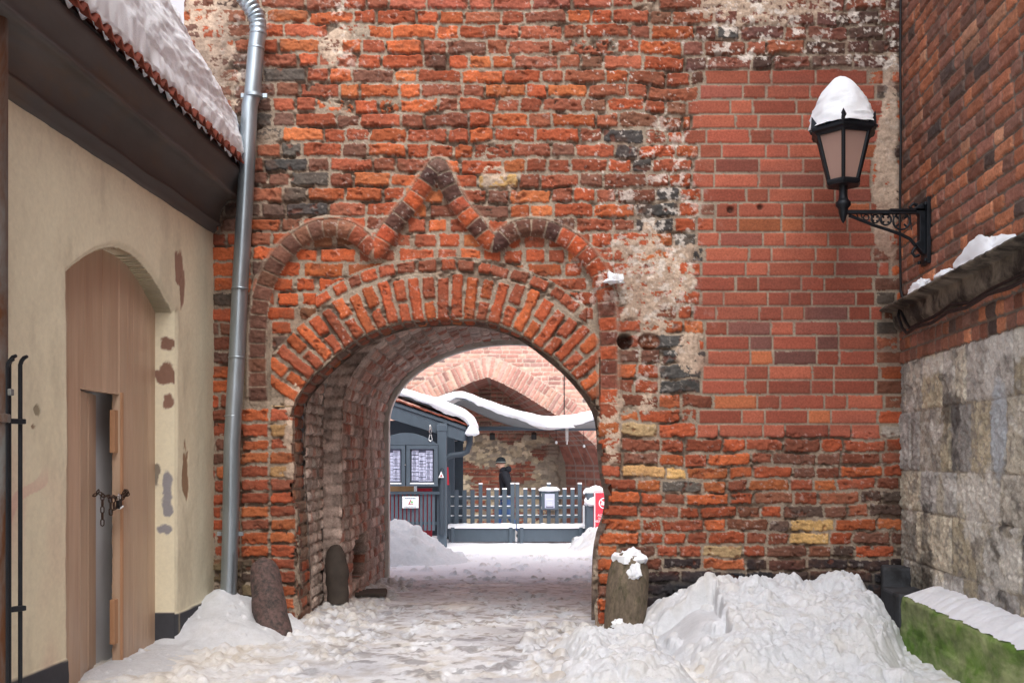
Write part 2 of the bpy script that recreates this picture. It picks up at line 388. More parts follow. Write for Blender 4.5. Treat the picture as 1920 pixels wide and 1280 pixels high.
# ------------------------------------------------------------------ GATE WALL (front, in photo pixels, 263 px per metre)
GP = 263.0; GY = 7.1
def gmap(S, T, H): return (S - 960) / GP, GY - H, CAMZ + (HV - T) / GP
OPEN = [(562, 1240), (562, 1100), (557, 1000), (550, 900), (547, 820), (548, 770), (556, 742), (578, 716), (602, 690), (640, 657), (677, 632), (715, 614),
        (757, 603), (800, 598), (840, 596), (880, 597), (915, 602), (966, 619), (1000, 641), (1026, 662), (1050, 682), (1073, 704), (1090, 724), (1106, 745),
        (1120, 770), (1127, 800), (1129, 860), (1136, 905), (1145, 940), (1138, 975), (1125, 1010), (1118, 1060), (1117, 1240)]
OP, _ = resample(OPEN, 6, 1)
HOOD = [(484, 752), (482, 640), (487, 570), (503, 517), (531, 474), (567, 442), (610, 426), (650, 430), (677, 447), (697, 470), (708, 470), (722, 444), (746, 411),
        (776, 377), (800, 340), (821, 312), (826, 316), (840, 350), (866, 394), (896, 428), (917, 456), (934, 458), (951, 440), (982, 426), (1026, 430), (1065, 448),
        (1097, 476), (1125, 512), (1137, 560), (1141, 640), (1142, 770)]
HOODP, HOODL = resample(HOOD, 5, 1)
ax_u = axis((345, 1702, 1.8)); ax_v = axis((-160, -20, 6), (-20, 1232, 1.8))
g = Panel(ax_u, ax_v, px=GP, seed=3, warp=0.010, mort=(0.015, 0.006), mcol=(150, 135, 119))
S, T = g.S, g.T
modmask = sstep(1290, 1320, S) * sstep(125, 135, T) * (1 - sstep(800, 815, T))
lw = fbm(g.x * 1.4, g.y * 1.4, 2, 77) * 5.0 + fbm(g.x * 4, g.y * 4, 2, 78) * 2.2
g.WY = g.WY * (1 - 0.78 * modmask) + lw * (1 - modmask); g.WX = g.WX * (1 - 0.78 * modmask)
# zones
Dop, Aop = poly_dist(S, T, OP)
Dho, Aho = poly_dist(S, T, HOODP)
crown = int(np.argmin(OP[:, 1])); left = OP[:crown + 1][::-1]; right = OP[crown:]
uL = np.interp(T, left[:, 1], left[:, 0]); uR = np.interp(T, right[:, 1], right[:, 0])
jag = vnoise(np.zeros_like(T) + 5.5, np.floor((T + lw) / 24.5) * 1.0, 5) * 10 * sstep(740, 800, T)
jn = fbm(g.x * 9, g.y * 9, 3, 41) * 5
opening = (S > uL - 3 + jn - jag * 0.6) & (S < uR + 1 + jn + jag) & (T > OP[crown, 1] + jn)
archy = T < 764 - 0 * S
ring = (Dop < 88) & archy & ~opening & (T < 760)
ring &= ~((S < 508) | (S > 1124))
ring2 = (Dop >= 86) & (Dop < 116) & archy & (S > 590) & (S < 1100) & ~opening
hood = Dho < 16.8
tymp = in_poly(S, T, [tuple(p) for p in HOODP]) & ~hood & ~ring & ~ring2 & ~opening
g.zone[ring] = 1; g.zone[ring2] = 2; g.zone[hood] = 3; g.zone[tymp] = 4
g.B -= 0.035 * tymp * sstep(15, 24, Dho)
g.B -= 0.012 * ring2
g.B += 0.012 * fbm(g.x * 0.9, g.y * 0.9, 3, 91) * (1 - modmask)
g.B -= 0.010 * modmask
# mortar
mort_deep = np.where(modmask > 0.5, -0.004, -0.008)
g.H = (g.B + mort_deep + 0.006 * g.MN * (1 - 0.6 * modmask)).astype(np.float32)
# plaster overlay patches (cover the bricks)
def blobm(cx, cy, rx, ry, thr=0.0, seed=0, fr=8): 
    return sstep(-0.25, 0.25, 1 - np.hypot((S - cx) / rx, (T - cy) / ry) + 0.9 * fbm(g.x * fr, g.y * fr, 4, 200 + seed) + thr)
pl = np.maximum.reduce([blobm(1225, 520, 75, 80, 0.05, 1), blobm(1290, 650, 28, 60, -0.2, 2), blobm(385, 90, 45, 140, 0.2, 3), blobm(625, 80, 30, 30, -0.1, 4),
                        blobm(1668, 330, 22, 190, 0.0, 5), blobm(930, 330, 40, 26, -0.25, 6), blobm(1430, 20, 180, 40, -0.35, 7), blobm(1210, 760, 40, 60, -0.6, 8),
                        blobm(560, 830, 22, 80, 0.2, 9), blobm(1150, 790, 18, 60, 0.0, 10)])
g.H = g.H + (0.014 + 0.006 * g.MN) * pl.astype(np.float32)
g.C = g.C * (1 - 0.75 * pl[..., None]) + 0.75 * pl[..., None] * np.array(lin(196, 172, 152), np.float32) * (1 + 0.25 * g.CN[..., None] + .1 * g.MN[..., None])
dark_list = [(1148, 255), (1170, 280), (1192, 308), (1214, 337), (1255, 336), (1233, 362), (1247, 389), (1262, 416), (1287, 443), (1302, 470), (1321, 499), (1302, 586),
             (1279, 614), (1258, 642), (1242, 669), (1267, 696), (1291, 722), (1352, 59), (1250, 915), (509, 216), (520, 245), (530, 268), (548, 295), (570, 322), (588, 350), (570, 380), (505, 135)]
yel_list = [(1172, 808), (1230, 806), (1210, 892), (1258, 890), (1480, 980), (1560, 985), (1510, 1010), (925, 330), (955, 348), (512, 765), (1330, 1040), (515, 800), (512, 880)]
def course_tops():
    v = 130.0; up = []
    while v > -290: v -= 27.8; up.append(v)
    vs = up[::-1]; v = 130.0
    while v < 800: vs.append(v); v += 27.7
    while v < 1235: vs.append(v); v += 24.6
    return vs
tops = course_tops()
mL = {}
leftpx = [1324, 1314, 1290, 1299, 1284, 1314, 1302, 1300, 1320, 1345, 1343, 1309, 1324, 1318, 1300, 1317, 1302, 1324, 1325, 1328, 1319, 1318, 1340, 1312, 1308, 1330]
rightpx = [1626, 1640, 1655, 1660, 1650, 1672, 1634, 1632, 1634, 1672, 1634, 1662, 1634, 1668, 1636, 1640, 1655, 1640, 1640, 1640, 1648, 1640, 1656, 1645, 1650, 1652]
def runrow(u0, u1, vt, ch, kind, joint):
    pos = u0; ph = rnd.random() < 0.5
    while pos < u1 - 8:
        if kind == 'modern': w = (79 if ph else 39) + rnd.uniform(-1, 1)
        elif kind == 'jamb': w = rnd.choice([40, 52, 70])
        else: w = (rnd.choice([70, 74, 78, 66]) if ph else rnd.uniform(34, 42))
        ph = not ph if rnd.random() < (0.97 if kind == 'modern' else 0.75) else ph
        if pos + w > u1 - 16: w = u1 - pos
        yield pos + w / 2, w; pos += w + joint
for ri, vt in enumerate(tops):
    ch = (tops[ri + 1] - vt) if ri + 1 < len(tops) else 24.6
    jt = 4.6 if vt < 130 or vt > 800 else 4.6
    cy = vt + ch / 2
    k = tops.index(130.0) if 130.0 in tops else 0
    mi = ri - k; runs = []
    if 0 <= mi < len(leftpx) and vt < 806:
        runs.append((345 + rnd.uniform(-30, 0), leftpx[mi] - 5, 'old')); runs.append((leftpx[mi], rightpx[mi], 'modern')); runs.append((rightpx[mi] + 5, 1705, 'rub'))
    else: runs.append((345 + rnd.uniform(-30, 0), 1705, 'old'))
    for (a, b, kind) in runs:
        if kind == 'old' and 590 < vt < 1235:   # break the runs at the gate jambs
            parts = [(a, 448, 'old'), (452 if vt > 748 else 506, 502 if vt > 748 else 545, 'jamb'), (507, 552, 'jamb') if vt > 748 else (0, 0, ''), (1122, b, 'old')]
        elif kind == 'old' and 440 < vt <= 590: parts = [(a, 470, 'old'), (475, 1150, 'old'), (1152, b, 'old')]
        else: parts = [(a, b, kind)]
        for (a2, b2, kd) in parts:
            if b2 - a2 < 10: continue
            for cx, w in runrow(a2, b2, vt, ch, kd, 3.2 if kd == 'modern' else 4.6):
                h = ch - (3.4 if kd == 'modern' else 4.8) + (0 if kd == 'modern' else rnd.uniform(-1.5, 1.0))
                isd = any(abs(cx - x) < w / 2 and abs(cy - y) < ch / 2 for x, y in dark_list)
                isy = any(abs(cx - x) < w / 2 and abs(cy - y) < ch / 2 for x, y in yel_list)
                if kd == 'modern':
                    c = pick(MODERN); g.stamp(cx, cy, w, h, c, H=0.003, r=0.004, edge=0.006, warp=1, rough=0.0012, cvar=0.07); continue
                dk = pick(DARKS); c = pick(ORANGE)
                if kd == 'rub': c = pick(BROWNS + ORANGE[:5] + [(150, 140, 130)])
                if cx < 560 and 120 < cy < 700 and rnd.random() < 0.72: c = pick(BROWNS)
                if cx < 500 and cy < 200 and rnd.random() < 0.6: c = pick(BROWNS)
                if 900 < cx < 1290 and cy < 260 and rnd.random() < 0.45: c = pick([(150, 82, 60), (138, 78, 62), (160, 84, 62), (124, 84, 66)])
                if cx > 1280 and cy < 130: c = pick([(150, 84, 66), (124, 74, 64), (168, 92, 66), (96, 74, 66), (104, 72, 66)])
                if cy > 930 and cx > 1400 and rnd.random() < 0.6: c = pick(BROWNS)
                if cy > 1035 and cx > 1215: c = pick(TAR + ([(170, 90, 58)] if cy < 1080 else []))
                if cy > 1040 and cx < 480: c = pick([(120, 104, 80), (92, 84, 70), (80, 66, 58)])
                if 740 < cx < 1250 and -5 < cy < 20 or (830 < cx < 900 and 35 < cy < 60): c = pick(MODERN)
                if 500 < cx < 700 and 440 < cy < 640: c = pick([(168, 84, 46), (176, 78, 44), (120, 74, 52), (184, 84, 48)])
                if isd: c = dk
                if isy: c = pick(YELLOW)
                big = rnd.uniform(-0.004, 0.006)
                if rnd.random() < 0.05: big -= 0.010
                g.stamp(cx, cy + rnd.uniform(-0.8, 0.8), w, h, c, ang=rnd.uniform(-0.012, 0.012), H=0.003 + big, r=0.010, edge=0.009, warp=1.15, rough=0.011, zone=None if g.zone.max() == 0 else 0)
                # bricks of the tympanum share the courses
                g.stamp(cx, cy, w * 0.92, h, c, H=0.002 + big * .5, r=0.010, edge=0.014, warp=0.8, rough=0.005, zone=4)
# voussoirs
arch = np.array([p for p in OP if p[1] < 756]); aL = np.concatenate([[0], np.cumsum(np.hypot(*np.diff(arch, axis=0).T))])
nv = 29
VOUS = []
for i in range(nv):
    sarc = (i + 0.5) * aL[-1] / nv; x = np.interp(sarc, aL, arch[:, 0]); y = np.interp(sarc, aL, arch[:, 1])
    x2 = np.interp(sarc + 30, aL, arch[:, 0]); y2 = np.interp(sarc + 30, aL, arch[:, 1]); x1 = np.interp(sarc - 30, aL, arch[:, 0]); y1 = np.interp(sarc - 30, aL, arch[:, 1])
    tx, ty = x2 - x1, y2 - y1; l = math.hypot(tx, ty); tx /= l; ty /= l
    nx_, ny_ = ty, -tx
    # fan the joints a little towards a common centre
    fx, fy = x - 838, y - 900; fl = math.hypot(fx, fy); nx_ = 0.6 * nx_ + 0.4 * fx / fl; ny_ = 0.6 * ny_ + 0.4 * fy / fl; l = math.hypot(nx_, ny_); nx_ /= l; ny_ /= l
    ang = math.atan2(ny_, nx_); wd = aL[-1] / nv - 4.5; VOUS.append((sarc, 0))
    j = rnd.uniform(-4, 4)
    if i % 2 == 0 or rnd.random() < 0.12:
        g.stamp(x + nx_ * (41 + j), y + ny_ * (41 + j), 80, wd + 1, pick(ORANGE[:9]), ang=ang + rnd.uniform(-.03, .03), H=0.014 + rnd.uniform(-.004, .006), rough=0.008, zone=1, edge=0.014)
    else:
        g.stamp(x + nx_ * (19 + j), y + ny_ * (19 + j), 37, wd, pick(ORANGE[:9]), ang=ang + rnd.uniform(-.04, .04), H=0.012 + rnd.uniform(-.004, .006), rough=0.008, zone=1, edge=0.014)
        g.stamp(x + nx_ * (63 + j), y + ny_ * (63 + j), 38, wd + 3, pick(ORANGE[:9]), ang=ang + rnd.uniform(-.04, .04), H=0.010 + rnd.uniform(-.004, .006), rough=0.008, zone=1, edge=0.014)
outer = arch.copy(); tn = np.gradient(arch, axis=0); tn /= np.hypot(*tn.T)[:, None]; outer = arch + np.stack([tn[:, 1], -tn[:, 0]], -1) * 101
oL = np.concatenate([[0], np.cumsum(np.hypot(*np.diff(outer, axis=0).T))]); pos = 18
while pos < oL[-1] - 10:
    x = np.interp(pos, oL, outer[:, 0]); y = np.interp(pos, oL, outer[:, 1]); x2 = np.interp(pos + 8, oL, outer[:, 0]); y2 = np.interp(pos + 8, oL, outer[:, 1])
    w = rnd.choice([26, 30, 34, 22]); g.stamp(x, y, w, 20, pick(ORANGE[3:12]), ang=math.atan2(y2 - y, x2 - x), H=0.008, rough=0.007, zone=2, edge=0.012); pos += w + 6
# hood mould: a roll of moulded bricks
seg = 27.0; si = np.floor(Aho / seg).astype(int); ph = np.abs((Aho / seg - si) - 0.5) * 2
prof = np.clip(1 - ((Dho + 1.8 * g.CN) / 16.8) ** 2, 0, 1) ** 0.55
jw = sstep(0.84, 0.96, ph)
hh = (0.050 - 0.034 * sstep(540, 600, T) + 0.010 * (_hash(si, si * 0, 3) - .5)) * prof - 0.014 * jw * prof + 0.011 * g.FN - 0.008
nseg = int(HOODL / seg) + 2; sc = np.zeros((nseg + 1, 3), np.float32)
for i in range(nseg + 1):
    f = i * seg / HOODL
    pal = [(118, 80, 66), (108, 74, 62), (130, 82, 64)] if f < 0.30 else ORANGE[:10] if f < 0.36 else [(176, 80, 50), (188, 84, 48), (100, 62, 54), (170, 72, 46)] if f < 0.46 else \
        [(78, 54, 50), (88, 56, 50), (94, 70, 62)] if f < 0.55 else [(176, 80, 48), (94, 56, 48), (150, 68, 48)] if f < 0.62 else [(74, 50, 48), (84, 54, 50), (96, 58, 48)] if f < 0.72 else \
        [(176, 76, 44), (110, 62, 52), (92, 60, 54), (168, 76, 50)]
    if f > 0.86: pal = [(150, 72, 50), (120, 64, 52), (176, 80, 50)]
    sc[i] = pick(pal)
hc = sc[np.clip(si, 0, nseg)] * (1 + 0.25 * g.CN[..., None] + 0.1 * g.FN[..., None])
mc = np.array(lin(158, 142, 124), np.float32)
hc = hc * (1 - 0.75 * jw[..., None]) + mc * 0.75 * jw[..., None]
sel = hood & (hh > g.H); g.H[sel] = hh[sel]; g.C[sel] = hc[sel]
fil = np.clip(1 - np.abs(Dho - 19) / 6, 0, 1) * (T < 745) * (~tymp); g.H = np.maximum(g.H, (0.016 * fil + 0.004 * g.MN - 0.01 * (fil <= 0) * 5).astype(np.float32)); g.tint(fil * (0.55 + 0.5 * g.MN), lin(150, 132, 116), 0.9)
# raked-out joints: mortar washed deep between the old bricks
rk = sstep(0.02, 0.32, fbm(g.x * 6, g.y * 9, 4, 330, .6)) * (1 - modmask) * (1 - np.clip(pl, 0, 1)) * (~g.isb) * (Dho > 26)
g.H -= (0.030 * rk).astype(np.float32); g.tint(rk, lin(112, 96, 84), 0.6)
chip = sstep(0.36, 0.46, fbm(g.x * 16, g.y * 20, 3, 331)) * (1 - modmask) * g.isb * (Dho > 20); g.H -= (0.012 * chip).astype(np.float32); g.tint(chip, lin(128, 74, 56), 0.5)
# round hole, second brick hole
for hx, hy, hr, dep in ((1172, 640, 14, 0.14), (1426, 388, 5, 0.03), (1370, 393, 6, 0.03)):
    d = np.hypot(S - hx, (T - hy)); k = sstep(hr + 2, hr - 2, d); g.H = g.H * (1 - k) - dep * k; g.tint(k, lin(60, 46, 40), 0.8)  # shade inside the round holes also painted in as dark brown
d = np.hypot((S - 1217) / 20, (T - 640) / 15); k = sstep(1.1, 0.9, d); g.H = g.H - 0.03 * k; g.tint(k, lin(128, 76, 52), 0.8)
# lime wash, soot, damp and a darker left strip, with shapes of their own
ww = np.clip(sstep(0.18, 0.30, fbm(g.x * 22, g.y * 22, 4, 301, .65) + 0.25 * fbm(g.x * 4, g.y * 4, 2, 302)), 0, 1)
reg = np.maximum.reduce([sstep(1250, 1330, S) * sstep(132, 110, T) * 1.0, sstep(1636, 1655, S) * sstep(540, 480, T), 0.5 * sstep(560, 640, S) * sstep(700, 640, S) * sstep(150, 110, T), 0.75 * blobm(1230, 450, 120, 210, -.1, 12, 3), 0.35 * blobm(460, 90, 60, 150, 0, 14, 3)]) * (1 - 0.8 * modmask)
ww2 = sstep(0.40, 0.50, fbm(g.x * 40, g.y * 40, 3, 303, .65)); reg2 = sstep(1050, 1150, S) * (1 - modmask) * sstep(560, 500, T) + 0.4 * (1 - modmask) * sstep(560, 620, S)
g.tint(ww * reg, lin(222, 212, 202), 0.85); g.tint(ww2 * np.clip(reg2, 0, 1), lin(224, 214, 206), 0.55)
soot = sstep(0.0, 0.5, fbm(g.x * 2.2, g.y * 2.2, 4, 305) + sstep(1020, 1110, T) * 1.1 * sstep(1190, 1260, S) - 0.3)
g.tint(soot * sstep(960, 1100, T) * sstep(1190, 1260, S), lin(46, 44, 46), 0.85)
g.tint(sstep(1062, 1090, T + 14 * g.CN) * sstep(1200, 1215, S) * 0.9, lin(44, 46, 50), 0.8)
dk2 = sstep(0.05, 0.5, fbm(g.x * 3, g.y * 3, 4, 309)) * sstep(520, 470, S) * sstep(190, 320, T) * sstep(560, 450, T); g.tint(dk2, lin(58, 52, 52), 0.55)
st = sstep(0.1, 0.6, fbm(g.x * 2.0, g.y * 1.2, 4, 311)); g.tint(st * (1 - modmask) * 0.6, lin(96, 66, 56), 0.35)
st = sstep(0.1, 0.45, fbm(g.x * 7, g.y * 10, 5, 315, .65)); g.tint(st * (1 - modmask), lin(110, 80, 64), 0.32)
st = sstep(0.05, 0.5, fbm(g.x * 2.5, g.y * 5, 4, 317)); g.tint(st * modmask, lin(128, 78, 66), 0.35)
st = sstep(0.0, 0.5, fbm(g.x * 3.0, g.y * 1.2, 4, 313)) * sstep(450, 420, S); g.tint(st, lin(70, 60, 56), 0.5)  # bricks left of the drainpipe darkened in streaks

gate = thing("gate_wall", "old red brick gate wall with a low arched passage through it", "wall", (0, GY, 0))
def off(o, e):
    o.location = (-e.location.x, -e.location.y, -e.location.z); return o
cellopen = opening[:-1, :-1] & opening[1:, 1:] & opening[:-1, 1:] & opening[1:, :-1]
rz_ = (ring | ring2)[:-1, :-1]; hz_ = hood[:-1, :-1] & ~rz_
sk = (Dop < 20)
off(g.build("brickwork", M['masonry'], gate, gmap, ~cellopen & ~rz_ & ~hz_, 0.07, sk), gate)
o = off(g.build("arch_ring", M['masonry'], gate, gmap, ~cellopen & rz_, 0.07, sk), gate); o["label"] = "ring of radial orange bricks round the passage"
o = off(g.build("hood_mould", M['masonry'], gate, gmap, hz_), gate); o["label"] = "raised dark rounded brick moulding with a pointed centre"

# passage: profiles (x, z) from left foot over the crown to right foot
def ell_profile(xl, xr, zs, zc, zb=-0.4, n=60):
    cx = (xl + xr) / 2; a = (xr - xl) / 2
    pts = [(xl, zb + (zs - zb) * i / 20) for i in range(20)]
    pts += [(cx - a * math.cos(math.pi * i / n), zs + (zc - zs) * math.sin(math.pi * i / n)) for i in range(n + 1)]
    pts += [(xr, zs - (zs - zb) * (i + 1) / 20) for i in range(20)]
    return resample(pts, 0.02, 1)
profA = np.stack([(OP[:, 0] - 960) / GP, CAMZ + (HV - OP[:, 1]) / GP], -1); profA, LA = resample(profA.tolist(), 0.02, 1)
profA = profA + 0.0
profB, LB = ell_profile(-1.56, 1.30, 1.60, 2.62)
profC, LC = ell_profile(-1.40, 1.40, 1.58, 2.50)
def profmap(prof, out=0.0):
    L = np.concatenate([[0], np.cumsum(np.hypot(*np.diff(prof, axis=0).T))]); tn = np.gradient(prof, axis=0); tn /= np.hypot(*tn.T)[:, None]
    nx_ = tn[:, 1]; nz_ = -tn[:, 0]      # inward normal (towards the passage)
    def mp(Sx, Ty, H):
        x = np.interp(Sx, L, prof[:, 0]); z = np.interp(Sx, L, prof[:, 1]); a = np.interp(Sx, L, nx_); b = np.interp(Sx, L, nz_)
        return x + a * (H - out), Ty, z + b * (H - out)
    return mp, L[-1]
INNER = [(204, 180, 166), (190, 168, 156), (214, 192, 178), (178, 150, 138), (196, 154, 138), (176, 160, 150), (220, 200, 188)]
def passage_panel(name, prof, y0, y1, step, seed, pal, bl=(0.11, 0.2), ch=0.085, rough=0.012, out=0.0, mcol=(164, 148, 136), warp=0.012, hole=None):
    mp, L = profmap(prof, out)
    p = Panel(axis((0, L, step)), axis((y0, y1, step)), 1.0, seed, warp, (0.016, 0.010), mcol)
    s = 0.0
    while s < L:
        y = y0 - rnd.uniform(0, 0.1)
        while y < y1 + 0.02:
            w = rnd.uniform(*bl); p.stamp(s + ch / 2, y + w / 2, ch - 0.014, w - 0.012, pick(pal), ang=rnd.uniform(-.05, .05), H=rnd.uniform(-.012, .012), r=0.018, edge=0.02, rough=rough); y += w
        s += ch
    p.B += 0.02 * fbm(p.x * 2, p.y * 2, 3, seed + 50); p.H = p.H + p.B
    gr = sstep(0.0, 0.45, fbm(p.x * 4, p.y * 7, 4, seed + 60)); p.tint(gr, lin(182, 166, 154), 0.5)
    gr = sstep(-0.1, 0.4, fbm(p.x * 9, p.y * 16, 4, seed + 62)); p.tint(gr, lin(214, 196, 182), 0.4)
    gr = sstep(0.2, 0.5, fbm(p.x * 1.5, p.y * 6, 4, seed + 61)); p.tint(gr, lin(104, 92, 84), 0.45)
    mask = None
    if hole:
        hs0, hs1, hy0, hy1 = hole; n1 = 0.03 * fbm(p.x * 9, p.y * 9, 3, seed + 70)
        mk = (p.x > hs0 + n1) & (p.x < hs1 + n1) & (p.y > hy0 + n1) & (p.y < hy1 + n1); p.H[mk] -= 0.30; p.tint(mk * 1.0, lin(26, 22, 20), 0.95)  # niche recess painted near-black to stand for its shade
    return off(p.build(name, M['masonry'], gate, mp, mask), gate)
# soffit of the front arch, brick joints continue the ring
_mpA, LAa = profmap(profA, 0.012)
def mpA(a, b, h):
    x, y, z = _mpA(a, b, h); return x + 0.2 * (y - GY) * sstep(0.0, 0.5, x), y, z
pA = Panel(axis((0, LAa, 0.008)), axis((GY + 0.0, GY + 0.42, 0.008)), 1.0, 61, 0.008, (0.014, 0.006), (140, 124, 110))
s = 0.0; k = 0
while s < LAa:
    y = GY - rnd.uniform(0, 0.12)
    while y < GY + 0.44:
        w = rnd.choice([0.12, 0.24, 0.13]); pA.stamp(s + 0.042, y + w / 2, 0.070, w - 0.012, pick(ORANGE[4:] + BROWNS[:3]), ang=rnd.uniform(-.03, .03), H=rnd.uniform(-.004, .006), rough=0.008); y += w
    s += 0.088
gr = sstep(-0.1, 0.4, fbm(pA.x * 4, pA.y * 4, 4, 66)); pA.tint(gr, lin(120, 98, 86), 0.5)
low = 1.0 * ((pA.x < 1.6)) ; gr = sstep(-0.3, 0.3, fbm(pA.x * 5, pA.y * 5, 4, 67)) * low; pA.tint(gr, lin(140, 122, 104), 0.55)
off(pA.build("arch_soffit", M['masonry'], gate, mpA), gate)
passage_panel("passage_wall", profB, GY + 0.40, 8.22, 0.011, 71, INNER, bl=(0.08, 0.16), rough=0.018)
# the niche in the left wall lies at y 8.8..9.5, z 0.1..0.5
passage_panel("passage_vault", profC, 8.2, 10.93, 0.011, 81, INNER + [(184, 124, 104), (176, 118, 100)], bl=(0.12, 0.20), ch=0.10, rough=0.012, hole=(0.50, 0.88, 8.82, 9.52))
def bridge(name, pa, pb, y, n=260, rough=0.02, mat=None, rings=8, col=(128, 112, 102), y2=None):
    ra = np.array([[np.interp(t, np.linspace(0, 1, len(pa)), pa[:, k]) for k in (0, 1)] for t in np.linspace(0, 1, n)])
    rb = np.array([[np.interp(t, np.linspace(0, 1, len(pb)), pb[:, k]) for k in (0, 1)] for t in np.linspace(0, 1, n)])
    V = []; C = []
    for k in range(rings + 1):
        t = k / rings; q = ra * (1 - t) + rb * t
        nz = fbm(q[:, 0] * 12, q[:, 1] * 12, 4, 5) * rough * (0 if k in (0, rings) else 1)
        yy = y + ((y2 - y) * t if y2 is not None else 0)
        V.append(np.stack([q[:, 0], yy + nz, q[:, 1]], -1)); 
        rw = np.floor(q[:, 1] / .09); hs_ = _hash(rw, np.floor(q[:, 0] / .11 + .5 * (rw % 2)), 3); mo = (np.abs(q[:, 1] / .09 - rw - .5) > .38); V[-1][:, 1] += (0.018 * mo - 0.02 * (hs_ - .5)) * (0 if k in (0, rings) else 1)
        C.append(np.array(lin(*col))[None, :] * (0.65 + .6 * hs_[:, None]) * (1 - .25 * mo[:, None]) * (1 + 0.3 * fbm(q[:, 0] * 9, q[:, 1] * 9, 4, 6)[:, None]))
    V = np.concatenate(V); C = np.concatenate(C); Q = []
    for k in range(rings):
        for i in range(n - 1): a = k * n + i; Q.append((a, a + 1, a + n + 1, a + n))
    return off(mesh_np(name, V, Q, mat or M['masonry'], gate, C), gate)
bridge("arch_back", profA, profB, GY + 0.415)
profCo = profC.copy(); tnC = np.gradient(profC, axis=0); tnC /= np.hypot(*tnC.T)[:, None]
bridge("passage_step", profB, profC, 8.21, col=(192, 170, 158), n=420, rings=20)
# whitewashed rim at the courtyard end
inner = profC + np.stack([tnC[:, 1], -tnC[:, 0]], -1) * 0.045
rimV = []; nC = len(profC)
pts4 = [(profC, 10.9), (inner, 10.9), (inner, 11.06), (profC - np.stack([tnC[:, 1], -tnC[:, 0]], -1) * 0.10, 11.06)]
V = np.concatenate([np.stack([q[:, 0] + 0.004 * fbm(q[:, 1] * 9, q[:, 0] * 9 + k, 3, 8), np.full(nC, yy), q[:, 1]], -1) for k, (q, yy) in enumerate(pts4)])
Q = [(k * nC + i, k * nC + i + 1, (k + 1) * nC + i + 1, (k + 1) * nC + i) for k in range(3) for i in range(nC - 1)]
o = off(mesh_np("far_arch_rim", V, Q, M['whiteplaster'], gate), gate); o["label"] = "thin whitewashed rim at the courtyard end of the passage"
# back face and top of the gate wall body
bk = MB(); zt = CAMZ + (HV + 160) / GP; xl, xr = (345 - 960) / GP, 2.9
n = len(profC); fr = [(p[0] * 1.06, 11.05, p[1] + (0.1 if p[1] > 1 else 0)) for p in profC]
rectp = []
for i in range(n):
    t = i / (n - 1)
    if t < 0.3: rectp.append((xl - 1.0, 11.05, -0.6 + (zt + 0.6) * t / 0.3))
    elif t < 0.7: rectp.append((xl - 1.0 + (xr - xl + 4.0) * (t - 0.3) / 0.4, 11.05, zt))
    else: rectp.append((xr + 3.0, 11.05, zt - (zt + 0.6) * (t - 0.7) / 0.3))
bk.add(fr + rectp, [(i, i + 1, n + i + 1, n + i) for i in range(n - 1)])
bk.box(((xl + xr) / 2, (GY + 11.05) / 2 + 0.05, zt + 0.05), (xr - xl, 11.05 - GY, 0.1))
bk.add([(xl, GY + .02, -0.3), (xl, 11.05, -0.3), (xl, 11.05, zt), (xl, GY + .02, zt)], [(0, 1, 2, 3)])
bk.build("rear_masonry", M['whiteplaster'], gate)

# ------------------------------------------------------------------ RIGHT CHURCH WALL
def rx(Y): return 2.122 + 0.091 * Y
nR = Vector((-1, 0.091, 0)).normalized()
def rmap(Sx, Tz, H): return rx(Sx) + nR.x * H, Sx + nR.y * H, Tz
w = Panel(axis((-10.0, 2.6, 0.08), (2.6, 4.3, 0.012), (4.3, 7.14, 0.0068)), axis((-0.2, 4.7, 0.0075), (4.7, 6.6, 0.015), (6.6, 9.0, 0.08)), 1.0, 131, 0.007, (0.012, 0.006), (122, 112, 102))  # unseen length behind the camera and extra height added to darken the street
z = 1.87
while z < 6.6:
    ch = 0.094 if z < 2.2 else 0.092; y = 2.5 - rnd.uniform(0, 0.2); phz = rnd.random() < 0.5
    while y < 7.16:
        wd = rnd.uniform(0.125, 0.145) if phz else rnd.uniform(0.235, 0.265)
        if z < 2.15 : wd = rnd.uniform(0.11, 0.14)
        phz = not phz
        c = pick([(168, 104, 82), (176, 106, 80), (156, 100, 84), (142, 104, 90), (184, 112, 82), (160, 110, 94), (146, 92, 76)])
        r_ = rnd.random()
        if r_ < 0.04: c = pick([(206, 138, 104), (200, 146, 116)])
        elif r_ < 0.11: c = pick([(84, 72, 68), (92, 76, 70)])
        w.stamp(y + wd / 2, z + ch / 2, wd - 0.013, ch - 0.015, c, ang=rnd.uniform(-.02, .02), H=rnd.uniform(-.003, .005), r=0.010, edge=0.012, rough=0.006); y += wd
    z += ch
# limestone below
LIME = [(200, 190, 170), (190, 183, 170), (180, 174, 166), (198, 186, 160), (168, 164, 158), (210, 201, 182), (186, 182, 176)]
z = -0.2; hts = [0.36, 0.30, 0.38, 0.28, 0.42, 0.46]
lime = w.T < 1.87
farb = (w.T > 6.5) | (w.S < 2.6); w.C[farb & ~lime] = lin(140, 96, 80)
w.C[lime] = (np.array(lin(166, 158, 144)) * (1 + 0.3 * w.CN[lime][:, None]))
hi = 0; rows = []
while z < 1.86:
    ch = min(hts[hi % len(hts)] * rnd.uniform(.9, 1.15), 1.875 - z); hi += 1
    if 1.875 - z - ch < 0.12: ch = 1.875 - z
    y = 2.5 - rnd.uniform(0, 0.3)
    while y < 7.16:
        wd = rnd.choice([0.16, 0.22, 0.3, 0.42, 0.6]) * rnd.uniform(.85, 1.15)
        w.stamp(y + wd / 2, z + ch / 2, wd - 0.008, ch - 0.008, pick(LIME), ang=rnd.uniform(-.01, .01), H=rnd.uniform(-.010, .002), r=0.012, edge=0.02, rough=0.014, cvar=0.4); y += wd
    z += ch
vs_ = fbm(w.x * 14, w.y * 12, 5, 140, .65)
